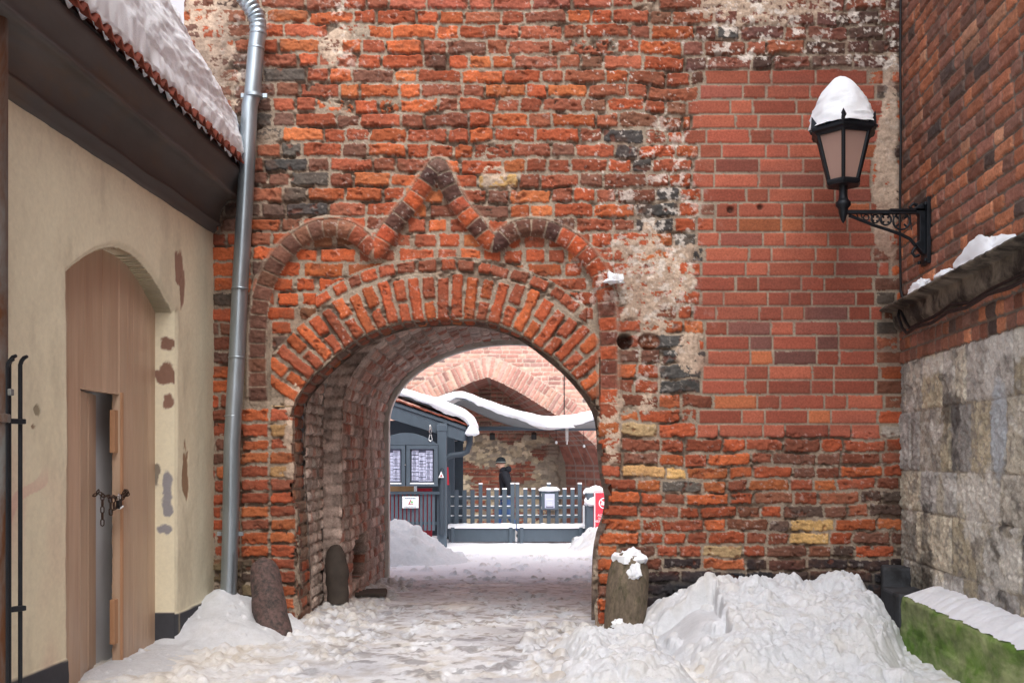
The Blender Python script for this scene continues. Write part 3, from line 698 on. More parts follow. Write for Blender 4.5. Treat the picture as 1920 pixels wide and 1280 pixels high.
w.H = w.H + (lime * 0.006 * vs_).astype(np.float32)
w.tint(lime * sstep(0.05, 0.35, vs_ + 0.4 * fbm(w.x * 3, w.y * 2.5, 3, 141)), lin(126, 122, 118), 0.6)
w.tint(lime * sstep(0.14, 0.36, fbm(w.x * 2.6, w.y * 2.6, 5, 142, .62)), lin(70, 66, 64), 0.75)
w.tint(lime * sstep(0.10, 0.35, fbm(w.x * 3.5, w.y * 5, 5, 143, .6)), lin(222, 218, 210), 0.65)
w.tint(sstep(0.5, 0.2, w.T + 0.25 * fbm(w.x * 3, w.y * 3, 3, 144)), lin(78, 76, 68), 0.65)
w.tint(lime * sstep(0.32, 0.2, np.hypot((w.x - 5.35) * 2.4, (w.y - 1.37)) + 0.06 * fbm(w.x * 20, w.y * 12, 3, 146)), lin(186, 192, 198), 0.75)
w.tint(lime * sstep(0.2, 0.1, np.hypot((w.x - 6.25) * 2.0, (w.y - 0.95)) + 0.06 * fbm(w.x * 20, w.y * 12, 3, 147)), lin(184, 176, 156), 0.7)
w.tint(~lime * sstep(0.0, 0.5, fbm(w.x * 2.0, w.y * 2.0, 4, 145)), lin(110, 88, 78), 0.4)
church = thing("church_wall", "tall side wall on the right, red brick above pale weathered limestone blocks", "wall", (rx(6), 6, 0))
upper = (w.T > 1.875)[:-1, :-1]
off(w.build("brickwork", M['masonry'], church, rmap, upper), church)
o = off(w.build("limestone_base", M['masonry'], church, rmap, ~upper), church); o["label"] = "pale stained limestone blocks"
# ledge: rough profile swept along the wall
def sweep_wall(name, prof, y0, y1, step, mat, parent, fx, nv=nR, amp=0.006, fr=14, seed=0, smooth=True):
    ys = np.arange(y0, y1 + step * .5, step); pr, _ = resample(prof, 0.008, 0); V = []; n = len(pr)
    for yy in ys:
        q = pr.copy(); nz = np.array([mnoise.noise(Vector((yy * fr, a * fr, b * fr + seed))) + .5 * mnoise.noise(Vector((yy * fr * 3, a * fr * 3, b * fr * 3 + seed))) for a, b in pr]) * amp
        px_ = q[:, 0] + nz; pz = q[:, 1] + nz * 0.6
        V.append(np.stack([fx(yy) + nv.x * px_, yy + nv.y * px_, pz], -1))
    m = len(V); V = np.concatenate(V); Q = [(k * n + i, k * n + i + 1, (k + 1) * n + i + 1, (k + 1) * n + i) for k in range(m - 1) for i in range(n - 1)]
    # end caps as fans made of quads
    e0 = [(0, i, i + 1, i + 1) for i in range(1, n - 1)]
    o = mesh_np(name, V, Q, mat, parent, None, smooth)
    return off(o, parent) if parent else o
sweep_wall("ledge", [(-0.01, 2.315), (0.14, 2.27), (0.148, 2.255), (0.135, 2.248), (0.055, 2.235), (0.05, 2.19), (0.045, 2.14), (0.02, 2.11), (-0.01, 2.10)], 3.6, 7.11, 0.02, M['ledge'], church, rx)
sweep_wall("mossy_kerb", [(-0.01, 0.375), (0.19, 0.315), (0.20, 0.30), (0.20, 0.12), (0.205, 0.11), (0.215, -0.05)], 3.0, 6.40, 0.02, M['moss'], church, rx)
cb = MB(); yk = 6.80; cb.box((rx(6.6) - 0.10, 6.60, 0.11), (0.24, 0.42, 0.44), rz=-0.09); cb.box((rx(6.96) - 0.06, 6.98, 0.20), (0.2, 0.2, 0.5), rz=-0.3)
cb.build("corner_stone", M['darkstone'], church, bevel=0.02)
# cables
cv = MB(); cv.tube([P(1690, -200, 7.02), P(1688, 100, 7.02), P(1689, 260, 7.03), P(1687, 420, 7.02), P(1689, 545, 7.02)], 0.009, 8)
tag(cv.build("cable", M['cable'], smooth=True), "thin black cable running down the inner corner of the walls", "cable")
cv = MB(); pts = [P(1689, 545, 7.0), P(1693, 560, 6.95)]
def rp(Y, d, z): return Vector((rx(Y) - d, Y, z))
for k, (Y, dz) in enumerate([(6.9, 2.19), (6.8, 2.09), (6.7, 2.045), (6.5, 2.06), (6.2, 2.045), (5.9, 2.07), (5.6, 2.05), (5.3, 2.075), (5.0, 2.06), (4.6, 2.08), (4.2, 2.07)]): pts.append(rp(Y, 0.075, dz))
cv.tube(pts, 0.011, 8); cv.tube([p + Vector((0.02, 0, 0.035 + 0.012 * math.sin(i * 1.7))) for i, p in enumerate(pts[2:])], 0.010, 8)
tag(cv.build("cable_bundle", M['cable'], smooth=True), "pair of black cables sagging under the stone ledge on the right", "cable")

# ------------------------------------------------------------------ LEFT PLASTERED BUILDING
def lx_(Y): return -2.435 + 0.043 * Y
nL = Vector((1, -0.043, 0)).normalized()
def lmap(Sx, Tz, H): return lx_(Sx) + nL.x * H, Sx + nL.y * H, Tz
house = thing("plastered_house", "low cream plastered house on the left with dark plinth and cornice", "house", (lx_(6), 6, 0))
p = Panel(axis((-3.0, 4.0, 0.05), (4.0, 7.12, 0.008)), axis((-0.2, 2.9, 0.008)), 1.0, 171, 0.004, (0.0, 0.0), (200, 190, 164))
Y_, Z_ = p.S, p.T
base = np.array(lin(230, 221, 194), np.float32)
p.C = base[None, None] * (1 + 0.05 * fbm(Y_ * 2, Z_ * 2, 3, 172)[..., None]) * np.ones((*Y_.shape, 1))
p.tint(sstep(-0.1, 0.5, fbm(Y_ * 1.2, Z_ * 0.7, 3, 173)), lin(216, 202, 172), 0.55)
p.tint(sstep(5.1, 4.6, Y_) * sstep(1.5, 0.9, Z_) * sstep(-0.4, 0.3, fbm(Y_ * 3, Z_ * 2, 3, 174)), lin(212, 176, 158), 0.6)
p.tint(sstep(6.55, 7.0, Y_) * 0.8, lin(196, 190, 170), 0.6)
p.tint(sstep(0.0, 0.6, fbm(Y_ * 5, Z_ * 2.0, 5, 175, .65)), lin(190, 180, 156), 0.45)
gz = sstep(0.30, 0.40, 1 - np.abs(fbm(Y_ * 2.2, Z_ * 2.2, 2, 176)) * 9) * sstep(5.0, 4.7, Y_) * sstep(1.2, 1.05, Z_) * sstep(0.8, 0.9, Z_); p.tint(gz, lin(212, 150, 144), 0.35)
p.H = (0.006 * fbm(Y_ * 3, Z_ * 3, 3, 177) + 0.0025 * fbm(Y_ * 16, Z_ * 16, 3, 178)).astype(np.float32)
# flaked patches: (u, v, half-width px, half-height px, colour)
REVP = [(317, 646, 9, 11, (132, 96, 82), 2), (315, 700, 13, 17, (132, 96, 82), 3), (318, 752, 8, 13, (136, 100, 86), 4), (311, 556, 5, 12, (120, 96, 84), 5), (318, 928, 7, 34, (142, 140, 146), 7), (314, 993, 9, 8, (142, 140, 146), 8), (296, 892, 6, 16, (130, 120, 108), 9)]
for (u, v, a, b, c, sd_) in [(336, 500, 7, 34, (150, 116, 100), 1), (342, 545, 5, 30, (150, 116, 100), 12), 
                          (347, 888, 6, 46, (150, 118, 92), 6), (70, 770, 5, 8, (150, 140, 118), 10), (62, 800, 3, 4, (150, 130, 108), 11)]:
    q = (u - 960) / F; Yc = 2.435 / (0.043 - q); zc = CAMZ + (HV - v) * Yc / F
    du = F * 2.435 / Yc ** 2     # pixels per metre of wall length
    rr = np.hypot((Y_ - Yc) / (a / du), (Z_ - zc) / (b * Yc / F)); m_ = sstep(0.12, -0.12, rr - 1 + 0.9 * fbm(Y_ * 18, Z_ * 9, 4, 180 + sd_))
    m_ *= (rr < 2.2); p.tint(m_, lin(*c), 0.95); p.H -= (0.005 * m_).astype(np.float32)
plz = 0.205 + 0.008 * fbm(Y_ * 4, Z_ * 0, 2, 190)
pm = sstep(plz + 0.004, plz - 0.004, Z_)
p.H += (0.012 * pm).astype(np.float32); p.tint(pm, lin(66, 67, 72), 1.0); p.tint(pm * sstep(0.2, 0.45, fbm(Y_ * 5, Z_ * 3, 4, 191)), lin(96, 88, 78), 0.7)
p.tint(pm * sstep(0.015, 0.0, np.abs(Y_ - 6.44 + 0.02 * fbm(Y_ * 9, Z_ * 9, 2, 192))), lin(150, 140, 120), 0.8)
# arched doorway
DY0, DY1 = 4.99, 6.40
def door_top(Y):
    t = np.clip((Y - DY0) / (DY1 - DY0), 0, 1); return 2.12 + 0.33 * np.clip(np.sin(np.pi * (0.06 + 0.88 * t)), 0, 1) ** 0.9 - 0.06
dt = door_top(Y_); inside = (Y_ > DY0) & (Y_ < DY1) & (Z_ < dt)
edged = np.minimum(np.minimum(Y_ - DY0, DY1 - Y_), dt - Z_)   # >0 inside
rr_ = np.clip((0.035 + edged) / 0.035, 0, 1); p.H -= (0.022 * rr_ ** 2).astype(np.float32)
ci = inside[:-1, :-1] & inside[1:, 1:]
off(p.build("plaster_wall", M['plaster'], house, lmap, ~ci, 0.15, np.abs(edged) < 0.04), house)
# far jamb of the doorway with its own flaked patches
jp = Panel(axis((-0.17, -0.004, 0.006)), axis((-0.1, 2.19, 0.008)), 1.0, 230, 0.003, (0.0, 0.0), (226, 218, 196))
jp.C = base[None, None] * (1 + 0.05 * fbm(jp.S * 5, jp.T * 2, 3, 231)[..., None]) * np.ones((*jp.S.shape, 1)); jp.H = (0.003 * fbm(jp.S * 9, jp.T * 5, 3, 232)).astype(np.float32)
for (u, v, a, b, c, sd_) in REVP:
    xo = (u - 960) * DY1 / F - lx_(DY1); zc = CAMZ + (HV - v) * DY1 / F
    rr = np.hypot((jp.S - xo + .01) / (1.3 * a * DY1 / F), (jp.T - zc) / (1.15 * b * DY1 / F)); m_ = sstep(0.12, -0.12, rr - 1 + 0.8 * fbm(jp.S * 18, jp.T * 14, 4, 240 + sd_)); jp.tint(m_, lin(*c), 0.95)
jm = sstep(0.219, 0.211, jp.T); jp.tint(jm, lin(66, 67, 72), 1.0)
off(jp.build("door_jamb", M['plaster'], house, lambda a, b, h: (lx_(DY1) + a, DY1 - 0.014 - h, b)), house)
# cornice, tiles, roof, snow
def sweep_y(name, prof, ys, mat, parent, fxoff=lx_, seed=0, amp=0.003, fr=5, zf=None):
    V = []; n = len(prof)
    for yy in ys:
        row = []
        for (a, b) in prof:
            nz = mnoise.noise(Vector((yy * fr, a * fr * 2, b * fr * 2 + seed))) * amp
            row.append((fxoff(yy) + a + nz, yy, b + nz))
        V.append(row)
    V = np.array(V).reshape(-1, 3); m = len(ys); Q = [(k * n + i, k * n + i + 1, (k + 1) * n + i + 1, (k + 1) * n + i) for k in range(m - 1) for i in range(n - 1)]
    return V, Q
cprof = [(-0.02, 2.80), (0.012, 2.805), (0.03, 2.82), (0.034, 2.85), (0.060, 2.855), (0.060, 2.875), (0.05, 2.88)]
cprof += [(0.05 + 0.10 * (1 - math.cos(t * math.pi / 2)), 2.87 + 0.17 * math.sin(t * math.pi / 2)) for t in np.linspace(0.05, 1, 10)]
cprof += [(0.165, 3.04), (0.190, 3.042), (0.192, 3.062), (0.175, 3.07)] + [(0.17 + 0.055 * t, 3.06 + 0.12 * t ** 0.7) for t in np.linspace(0.15, 1, 6)] + [(0.232, 3.20), (0.235, 3.23), (-0.1, 3.24)]
ys = np.arange(2.0, 7.09, 0.03); V, Q = sweep_y("cornice", cprof, ys, None, None, amp=0.006, fr=3)
o = off(mesh_np("cornice", V, Q, M['cornice'], house), house)
ce = MB(); ce.add([(lx_(7.08) + a, 7.08, b) for a, b in cprof], [tuple(range(len(cprof)))]); ce.build("cornice_end", M['cornice'], house)
pitch = 0.118
def tilez(Y, d): return 0.020 * math.cos(2 * math.pi * Y / pitch) + 0.006 * math.cos(4 * math.pi * Y / pitch)
V = []; ys = np.arange(2.5, 7.08, pitch / 16); SL = 0.62
prof = [(0.275, 0.0, 0), (0.278, 0.016, 0), (0.20, None, 1), (0.0, None, 1), (-0.3, None, 1), (-1.2, None, 1), (-2.5, None, 1)]
for yy in ys:
    kk = math.floor(yy / pitch + .5); jz = (mnoise.noise(Vector((kk * 3.1, 0, 0)))) * 0.012; jx = mnoise.noise(Vector((kk * 5.1, 2, 0))) * 0.015
    tz = tilez(yy, 0)
    for (a, dz, _) in prof:
        zz = 3.262 + (0.275 - a) * SL + tz + jz + (0.016 if dz is None else dz); V.append((lx_(yy) + a + jx, yy, zz))
# underside row
n = len(prof); Q = [(k * n + i, k * n + i + 1, (k + 1) * n + i + 1, (k + 1) * n + i) for k in range(len(ys) - 1) for i in range(n - 1)]
V2 = []
for yy in ys:
    kk = math.floor(yy / pitch + .5); jz = (mnoise.noise(Vector((kk * 3.1, 0, 0)))) * 0.012; jx = mnoise.noise(Vector((kk * 5.1, 2, 0))) * 0.015; tz = tilez(yy, 0)
    V2.append((lx_(yy) + 0.275 + jx, yy, 3.262 + tz + jz)); V2.append((lx_(yy) + 0.16 + jx, yy, 3.262 + 0.115 * SL + tz + jz)); 
nb = len(V); Q += [(nb + 2 * k, nb + 2 * k + 1, nb + 2 * k + 3, nb + 2 * k + 2) for k in range(len(ys) - 1)]
off(mesh_np("tiled_roof", np.array(V + V2), Q, M['tile'], house), house)
fb = MB(); fb.prism([(lx_(2) + 0.19, 2.0, 3.22), (lx_(2) + 0.20, 2.0, 3.285), (lx_(2) - 2.5, 2.0, 4.9), (lx_(2) - 2.5, 2.0, 3.22)], (0.043 * 5.08, 5.08, 0)); fb.build("eave_board", M['cornice'], house)
# snow blanket on the roof
ys = np.arange(2.6, 7.06, 0.012); sp = []
th = 0.30
for t in np.linspace(0, 1, 8): sp.append((0.285 + 0.015 * t, 0.02 + 0.05 * t))
for t in np.linspace(0, 1, 64): a = t * math.pi / 2; sp.append((0.29 - 0.14 * (1 - math.cos(a)) ** 1.3 + 0.01, 0.07 + 0.26 * math.sin(a)))
for t in np.linspace(0.02, 1, 26): sp.append((0.16 - 1.6 * t ** 1.3, 0.33 + (1.6 * t ** 1.3) * 0.05))
V = []
for yy in ys:
    ths = (0.40 + 0.24 * (7.05 - yy) * min(1, (yy - 2) / 2.5) + 0.05 * mnoise.noise(Vector((yy * 1.1, 0, 3)))) / 0.33
    bite = 0.018 * math.cos(2 * math.pi * yy / pitch)
    for j, (a, b) in enumerate(sp):
        b = b * ths if j > 7 else b; q = Vector((yy * 0.4, a, b * 1.7)); nz = mnoise.noise(q * 16) * 0.010 + mnoise.noise(q * 36) * 0.009 + mnoise.noise(q * 70) * 0.005 + mnoise.noise(q * 4) * 0.035 + mnoise.noise(q * 1.3) * 0.05
        dd = min(1, j / 8); endr = max(0, 1 - (7.04 - yy) / 0.15)
        x = lx_(yy) + a - 0.03 - (0.08 * max(0, j - 8) / 62 if j < 70 else 0.08) + nz * (0.35 + 0.65 * dd); z = 3.262 + b + nz * dd * (0.15 if j < 60 else 0.9) + bite * (1 - dd) - endr ** 2 * 0.05 * dd
        if j < 3: x += -0.03 + 0.02 * mnoise.noise(q * 30); z += 0.014 * mnoise.noise(q * 18) - 0.012
        if j > 30: z = min(z, z - 0.0)
        V.append((x, yy, z))
n = len(sp); Q = [(k * n + i, k * n + i + 1, (k + 1) * n + i + 1, (k + 1) * n + i) for k in range(len(ys) - 1) for i in range(n - 1)]
o = mesh_np("roof_snow", np.array(V), Q, M['snow']); tag(o, "thick snow blanket lying on the tiled eave at left", "snow")
# door
def dx_(Y): return lx_(Y) - 0.125
def dmap(Sx, Tz, H): return dx_(Sx) + nL.x * H, Sx + nL.y * H, Tz
dp = Panel(axis((DY0 - 0.08, 6.52, 0.006)), axis((-0.15, 2.5, 0.012)), 1.0, 210, 0.001, (0, 0))
Yd, Zd = dp.S, dp.T
bw = 0.105; fr_ = np.abs(((Yd - 5.0) / bw) % 1.0 - 0.5); dp.H = (-0.004 * sstep(0.46, 0.495, fr_)).astype(np.float32)
dp.H += 0.012 * (Yd < 5.33) + 0.006 * ((Yd > 5.84) & (Yd < 5.98)) - 0.004 * ((Yd > 6.2)) 
wk = (Yd > 5.37) & (Yd < 5.85) & (Zd < 1.585)
off(dp.build("door", M['door'], house, dmap, ~(wk[:-1, :-1] & wk[1:, 1:]), 0.04, wk | np.roll(wk, 1, 0) | np.roll(wk, -1, 0) | np.roll(wk, 1, 1) | np.roll(wk, -1, 1)), house)
door = [c for c in house.children if c.name.startswith("door")][0]
lf = MB(); a13 = math.radians(13.5); h0 = Vector((dx_(5.375) - 0.0, 5.375, 0)); dirv = Vector((-math.sin(a13) + 0.043, math.cos(a13), 0)).normalized(); nn_ = Vector((dirv.y, -dirv.x, 0))
for k in range(4):
    a0 = 0.105 * k + (0.0 if k else 0); c = h0 + dirv * (a0 + 0.052) - nn_ * (0.022 + 0.003 * (k % 2)); lf.box((c.x, c.y, 0.76), (0.102, 0.035, 1.62), rz=math.atan2(dirv.y, dirv.x))
wl = lf.build("wicket_leaf", M['door'], house, bevel=0.003); wl["label"] = "inner wicket door leaf standing ajar"
gs = MB(); gs.box((dx_(5.75) - 0.135, 5.97, 0.9), (0.02, 1.5, 2.0), rz=-0.04); gs.build("inner_screen", M['greysheet'], house)
lt = MB()
for zc, hh_ in ((1.36, 0.25), (0.25, 0.26)): lt.box((dx_(5.835) - 0.02, 5.825, zc), (0.03, 0.05, hh_), rz=-0.04)
lt.box((dx_(5.862) - 0.004, 5.862, 0.72), (0.045, 0.02, 1.74), rz=-0.04)
lt.build("door_batten", M['doorwood'], house, bevel=0.003)
# body of the house behind the facade (blocks light from behind)
hb = MB(); hb.box((-4.9, 2.2, 1.4), (0.1, 10, 3.2)); hb.box((-3.7, -3.0, 1.4), (2.6, 0.1, 3.2)); hb.build("rear_wall", M['greyrender'], house)
# chain and padlock
def link_pts(c, d, up, L=0.022, Wd=0.010, n=10):
    d = Vector(d).normalized(); up = Vector(up); up = (up - d * up.dot(d)).normalized(); out = []
    for k in range(n):
        q = 2 * math.pi * k / n; sx = math.cos(q); sy = math.sin(q); out.append(Vector(c) + d * (L * (0.5 * sx + 0.45 * (1 if sx > 0 else -1 if sx < 0 else 0))) + up * Wd * sy)
    return out
ch = MB()
def chain(pts, mb, r=0.0035, L=0.020, sp=0.036):
    pts = [Vector(q) for q in pts]; d = []; acc = 0
    seglen = [(pts[i + 1] - pts[i]).length for i in range(len(pts) - 1)]; tot = sum(seglen); s = sp / 2; i = 0; k = 0
    while s < tot:
        a = s; j = 0
        while j < len(seglen) - 1 and a > seglen[j]: a -= seglen[j]; j += 1
        dr = (pts[j + 1] - pts[j]).normalized(); c = pts[j] + dr * a
        upv = Vector((1, 0, 0.3)) if k % 2 == 0 else dr.cross(Vector((1, 0, 0.3)))
        mb.tube(link_pts(c, dr, upv, L, 0.0095), r, 6, closed=True); s += sp; k += 1
def dpnt(u, v, dpt=0.02):
    q = (u - 960) / F; Yc = (2.435 + 0.125 - dpt) / (0.043 - q); return Vector((q * Yc, Yc, CAMZ + (HV - v) * Yc / F))
chain([dpnt(176, 930, -.02), dpnt(184, 921), dpnt(193, 929), dpnt(203, 930), dpnt(211, 930), dpnt(222, 934), dpnt(240, 922, .03)], ch)
chain([dpnt(192, 925), dpnt(192, 982)], ch); chain([dpnt(207, 930), dpnt(208, 966)], ch); chain([dpnt(212, 930, .035), dpnt(214, 955, .035), dpnt(219, 950, .035), dpnt(221, 930, .035)], ch)
chain([dpnt(226, 932, .03), dpnt(236, 918, .035), dpnt(240, 926, .03), dpnt(230, 933, .03)], ch)
tag(ch.build("chain", M['chain'], smooth=True), "rusty chain looped across the gap of the brown door", "chain")
pk = thing("padlock", "black padlock with white lower edge hanging on the door chain", "padlock", dpnt(225, 950, 0.06))
pb = MB(); pc = dpnt(224, 944, .05); pb.box(pc, (0.018, 0.045, 0.050), rx=0.25); pb.build("lock_body", M['blackplastic'], pk, bevel=0.004)
pb = MB(); pc2 = dpnt(226, 950.5, .052); pb.box(pc2, (0.020, 0.046, 0.010), rx=0.25); pb.build("lock_base", M['white'], pk, bevel=0.002)
pb = MB(); pb.tube([pc + Vector((0, -0.016, 0.02)), pc + Vector((0, -0.02, 0.045)), pc + Vector((0, -0.008, 0.058)), pc + Vector((0, 0.006, 0.052)), pc + Vector((0, 0.012, 0.02))], 0.004, 8); pb.build("shackle", M['steel'], pk, smooth=True)

# grey building behind the roof
gb = thing("grey_house", "tall pale grey rendered house behind the snowy roof", "house", (-5, 8.2, 0))
q = MB(); q.box((-5.4, 10.0, 4.0), (6.2, 3.4, 9.4)); q.build("render_wall", M['greyrender'], gb, bevel=0.01)

# ------------------------------------------------------------------ drainpipes
dpipe = thing("drainpipe", "long shiny zinc drainpipe leaning beside the gate arch", "drainpipe", P(427, 1165, 6.95))
path = [P(427, 1190, 6.96), P(427, 1165, 6.95), P(432, 1000, 6.95), P(435, 830, 6.95), P(444, 670, 6.96), P(450, 540, 6.97), P(461, 350, 6.98), P(468, 200, 6.98), P(473, 178, 6.98), P(480, 90, 6.98), P(484, 62, 6.98)]
pp = []
for a, b in zip(path[:-1], path[1:]):
    for t in np.linspace(0, 1, 4, endpoint=False): pp.append(a.lerp(b, t))
pp.append(path[-1])
q = MB(); q.tube(pp, 0.056, 24); q.build("pipe", M['zinc'], dpipe, smooth=True)
q = MB(); el_ = [P(484, 66, 6.98), P(484, 45, 6.98), P(479, 28, 6.97), P(469, 12, 6.95), P(458, -4, 6.93), P(448, -18, 6.9), P(438, -40, 6.88)]
ep = []
for a, b in zip(el_[:-1], el_[1:]):
    for t in np.linspace(0, 1, 6, endpoint=False): ep.append(a.lerp(b, t))
q.tube(ep, [0.058 + 0.004 * math.sin(i * 2.1) for i in range(len(ep))], 24); q.build("elbow", M['zinc'], dpipe, smooth=True)
for (u, v) in ((476.5, 180), (432, 1000)):
    q = MB(); c = P(u, v, 6.975); q.lathe((c.x, c.y, c.z - 0.014), [(0.058, 0), (0.064, 0.003), (0.064, 0.025), (0.058, 0.028)], 24)
    q.box((c.x, 7.05, c.z), (0.03, 0.12, 0.02)); q.box((c.x + 0.075, c.y, c.z), (0.035, 0.02, 0.028)); q.box((c.x - 0.075, c.y, c.z), (0.03, 0.02, 0.028)); q.build("bracket", M['zinc'], dpipe, smooth=True)
for (u, v) in ((450, 541), (444, 670), (437, 780), (480.5, 92), (427, 1120), (433, 960)):
    q = MB(); c = P(u, v, 6.955 if v > 300 else 6.98); q.lathe((c.x, c.y, c.z - 0.006), [(0.056, 0), (0.0595, 0.003), (0.0595, 0.010), (0.056, 0.013)], 24); q.build("joint_ring", M['zinc'], dpipe, smooth=True)
op_ = thing("old_drainpipe", "rusty grey drainpipe at the far left edge of the house", "drainpipe", (-2.16, 4.16, 0))
q = MB(); q.tube([(-2.16, 4.16, z) for z in np.linspace(0.0, 6, 30)], 0.05, 20); q.build("pipe", M['rustpipe'], op_, smooth=True)
for z in (1.35, 3.1): q = MB(); q.lathe((-2.16, 4.16, z), [(0.051, 0), (0.06, 0.004), (0.06, 0.035), (0.051, 0.04)], 20); q.build("collar", M['rustpipe'], op_, smooth=True)
# iron bars
ib = thing("iron_bar_rack", "black iron bars with curled tips by the left wall", "railing", P(25, 1280, 4.2))
for (u, v0, Yb, curl) in ((12, 690, 4.16, 0.035), (17, 683, 4.19, 0.0), (38, 684, 4.26, 0.04)):
    q = MB(); a = P(u, 1380, Yb); b = P(u, v0 + 20, Yb); pts = [a, a.lerp(b, .5), b]
    top = P(u, v0, Yb); pts += [top, top + Vector((0.006, 0, 0.018)), top + Vector((0.018, -0.004, 0.030)), top + Vector((0.034, -0.008, 0.036))]
    q.tube(pts, [0.0095] * 5 + [0.009, 0.007], 8); q.build("bar", M['iron'], ib, smooth=True)
for v in (789, 1143):
    q = MB(); a = P(-20, v, 4.13); b = P(46, v, 4.26); d = (b - a); c = (a + b) / 2; q.box(c, (d.length, 0.03, 0.022), rz=math.atan2(d.y, d.x)); q.build("band", M['iron'], ib, bevel=0.004)
q = MB(); q.box(P(16, 735, 4.17), (0.035, 0.03, 0.028)); q.box(P(4, 737, 4.2), (0.06, 0.03, 0.02)); q.build("clamp", M['rustpipe'], ib, bevel=0.004)

# ------------------------------------------------------------------ bollards
def rough_solid(name, pathp, radii, mat, parent=None, n=28, amp=0.012, fr=9, seed=0, flat=1.0):
    q = MB(); pts = [Vector(a) for a in pathp]; fine = []; rf = []
    for i in range(len(pts) - 1):
        for t in np.linspace(0, 1, 6, endpoint=False): fine.append(pts[i].lerp(pts[i + 1], t)); rf.append(radii[i] * (1 - t) + radii[i + 1] * t)
    fine.append(pts[-1]); rf.append(radii[-1]); q.tube(fine, rf, n, flat=flat)
    q.v = [tuple(Vector(v) + Vector(v).normalized() * 0 + Vector((1, 0.6, 0.3)) * 0 + (Vector(v) - (pts[0] + pts[-1]) / 2).normalized() * (mnoise.noise(Vector(v) * fr + Vector((seed, 0, 0))) * amp + mnoise.noise(Vector(v) * fr * 3.5) * amp * 0.4)) for v in q.v]
    return q.build(name, mat, parent, smooth=True)
o = rough_solid("stone_bollard", [P(523, 1225, 6.72), P(513, 1180, 6.75), P(503, 1120, 6.8), P(498, 1085, 6.83), P(496, 1066, 6.84), P(495, 1054, 6.85), P(494, 1048, 6.85), P(494, 1044, 6.85)], [0.125, 0.120, 0.110, 0.103, 0.093, 0.072, 0.040, 0.008], M['granite'], seed=3, amp=0.016)
tag(o, "reddish granite guard stone leaning against the left jamb of the arch", "bollard", "guard stones at the gate")
o = rough_solid("stone_bollard", [P(1168, 1215, 6.82), P(1172, 1150, 6.84), P(1177, 1095, 6.86), P(1179, 1070, 6.88), P(1180, 1052, 6.88), P(1180, 1041, 6.88), P(1180, 1036, 6.88), P(1180, 1034, 6.88)], [0.128, 0.140, 0.143, 0.137, 0.118, 0.088, 0.045, 0.01], M['mossgranite'], seed=8, amp=0.014)
tag(o, "brownish upright guard stone capped with snow at the right jamb", "bollard", "guard stones at the gate")
o = rough_solid("boulder", [P(634, 1130, 8.10), P(633, 1095, 8.12), P(632, 1060, 8.14), P(631, 1038, 8.16), P(631, 1026, 8.17), P(631, 1021, 8.18), P(631, 1018, 8.18)], [0.085, 0.092, 0.088, 0.075, 0.052, 0.03, 0.008], M['greystone'], seed=12, amp=0.02)
tag(o, "dark rounded stone standing against the inner passage wall", "boulder")

def snow_blob(name, c, rad, label, amp=0.25, fr=6, n=28, seed=0, mat='snow', group=None):
    vs = []; fs = []; m = n // 2
    for j in range(m + 1):
        th_ = math.pi * j / m
        for i in range(n):
            f_ = 2 * math.pi * i / n; d = Vector((math.sin(th_) * math.cos(f_), math.sin(th_) * math.sin(f_), math.cos(th_)))
            k = 1 + amp * mnoise.noise(d * 1.6 + Vector((seed, 1, 2))) + amp * 0.6 * mnoise.noise(d * 4 + Vector((seed, 5, 2))) + amp * .3 * mnoise.noise(d * 9)
            zz = d.z * k if d.z > 0 else d.z * 0.35 * k
            vs.append(Vector(c) + Vector((d.x * rad[0] * k, d.y * rad[1] * k, zz * rad[2])))
    for j in range(m):
        for i in range(n): l = (i + 1) % n; fs.append((j * n + i, j * n + l, (j + 1) * n + l, (j + 1) * n + i))
    q = MB(); q.add(vs, fs); o = q.build(name, M[mat], smooth=True)
    if label: tag(o, label, "snow", group)
    return o
snow_blob("snow_patch", P(1190, 1078, 6.74), (0.045, 0.025, 0.07), "snow patch hanging on the front of the right guard stone just below its cap", 0.6, seed=27)
snow_blob("snow_mound", P(1181, 1052, 6.86), (0.108, 0.105, 0.085), "small ragged snow cap on top of the right guard stone", 0.42, seed=4)
snow_blob("snow_patch", P(1160, 1172, 6.72), (0.05, 0.03, 0.05), "snow patch stuck low on the right guard stone", 0.5, seed=9)
snow_blob("snow_patch", P(1152, 527, 7.03), (0.062, 0.05, 0.055), "small snow lump sitting on the right side of the brick moulding", 0.6, seed=14)
def ledge_pt(u, Y): 
    return (rx(Y) - 0.075, Y, 2.29)
for (u, rx_, rz_2, lab, sd_) in ((1840, 0.30, 0.085, "largest snow chunk on the right stone ledge", 1), (1775, 0.09, 0.035, "small middle snow patch on the right stone ledge", 2), (1727, 0.13, 0.06, "snow patch on the ledge nearest the wall corner", 3)):
    qv = (u - 960) / F; Yc = (2.122 - 0.07) / (qv - 0.091)
    snow_blob("ledge_snow", (rx(Yc) - 0.07, Yc, 2.285), (0.06, rx_, rz_2 * 1.25), lab, 0.35, seed=sd_ * 5)
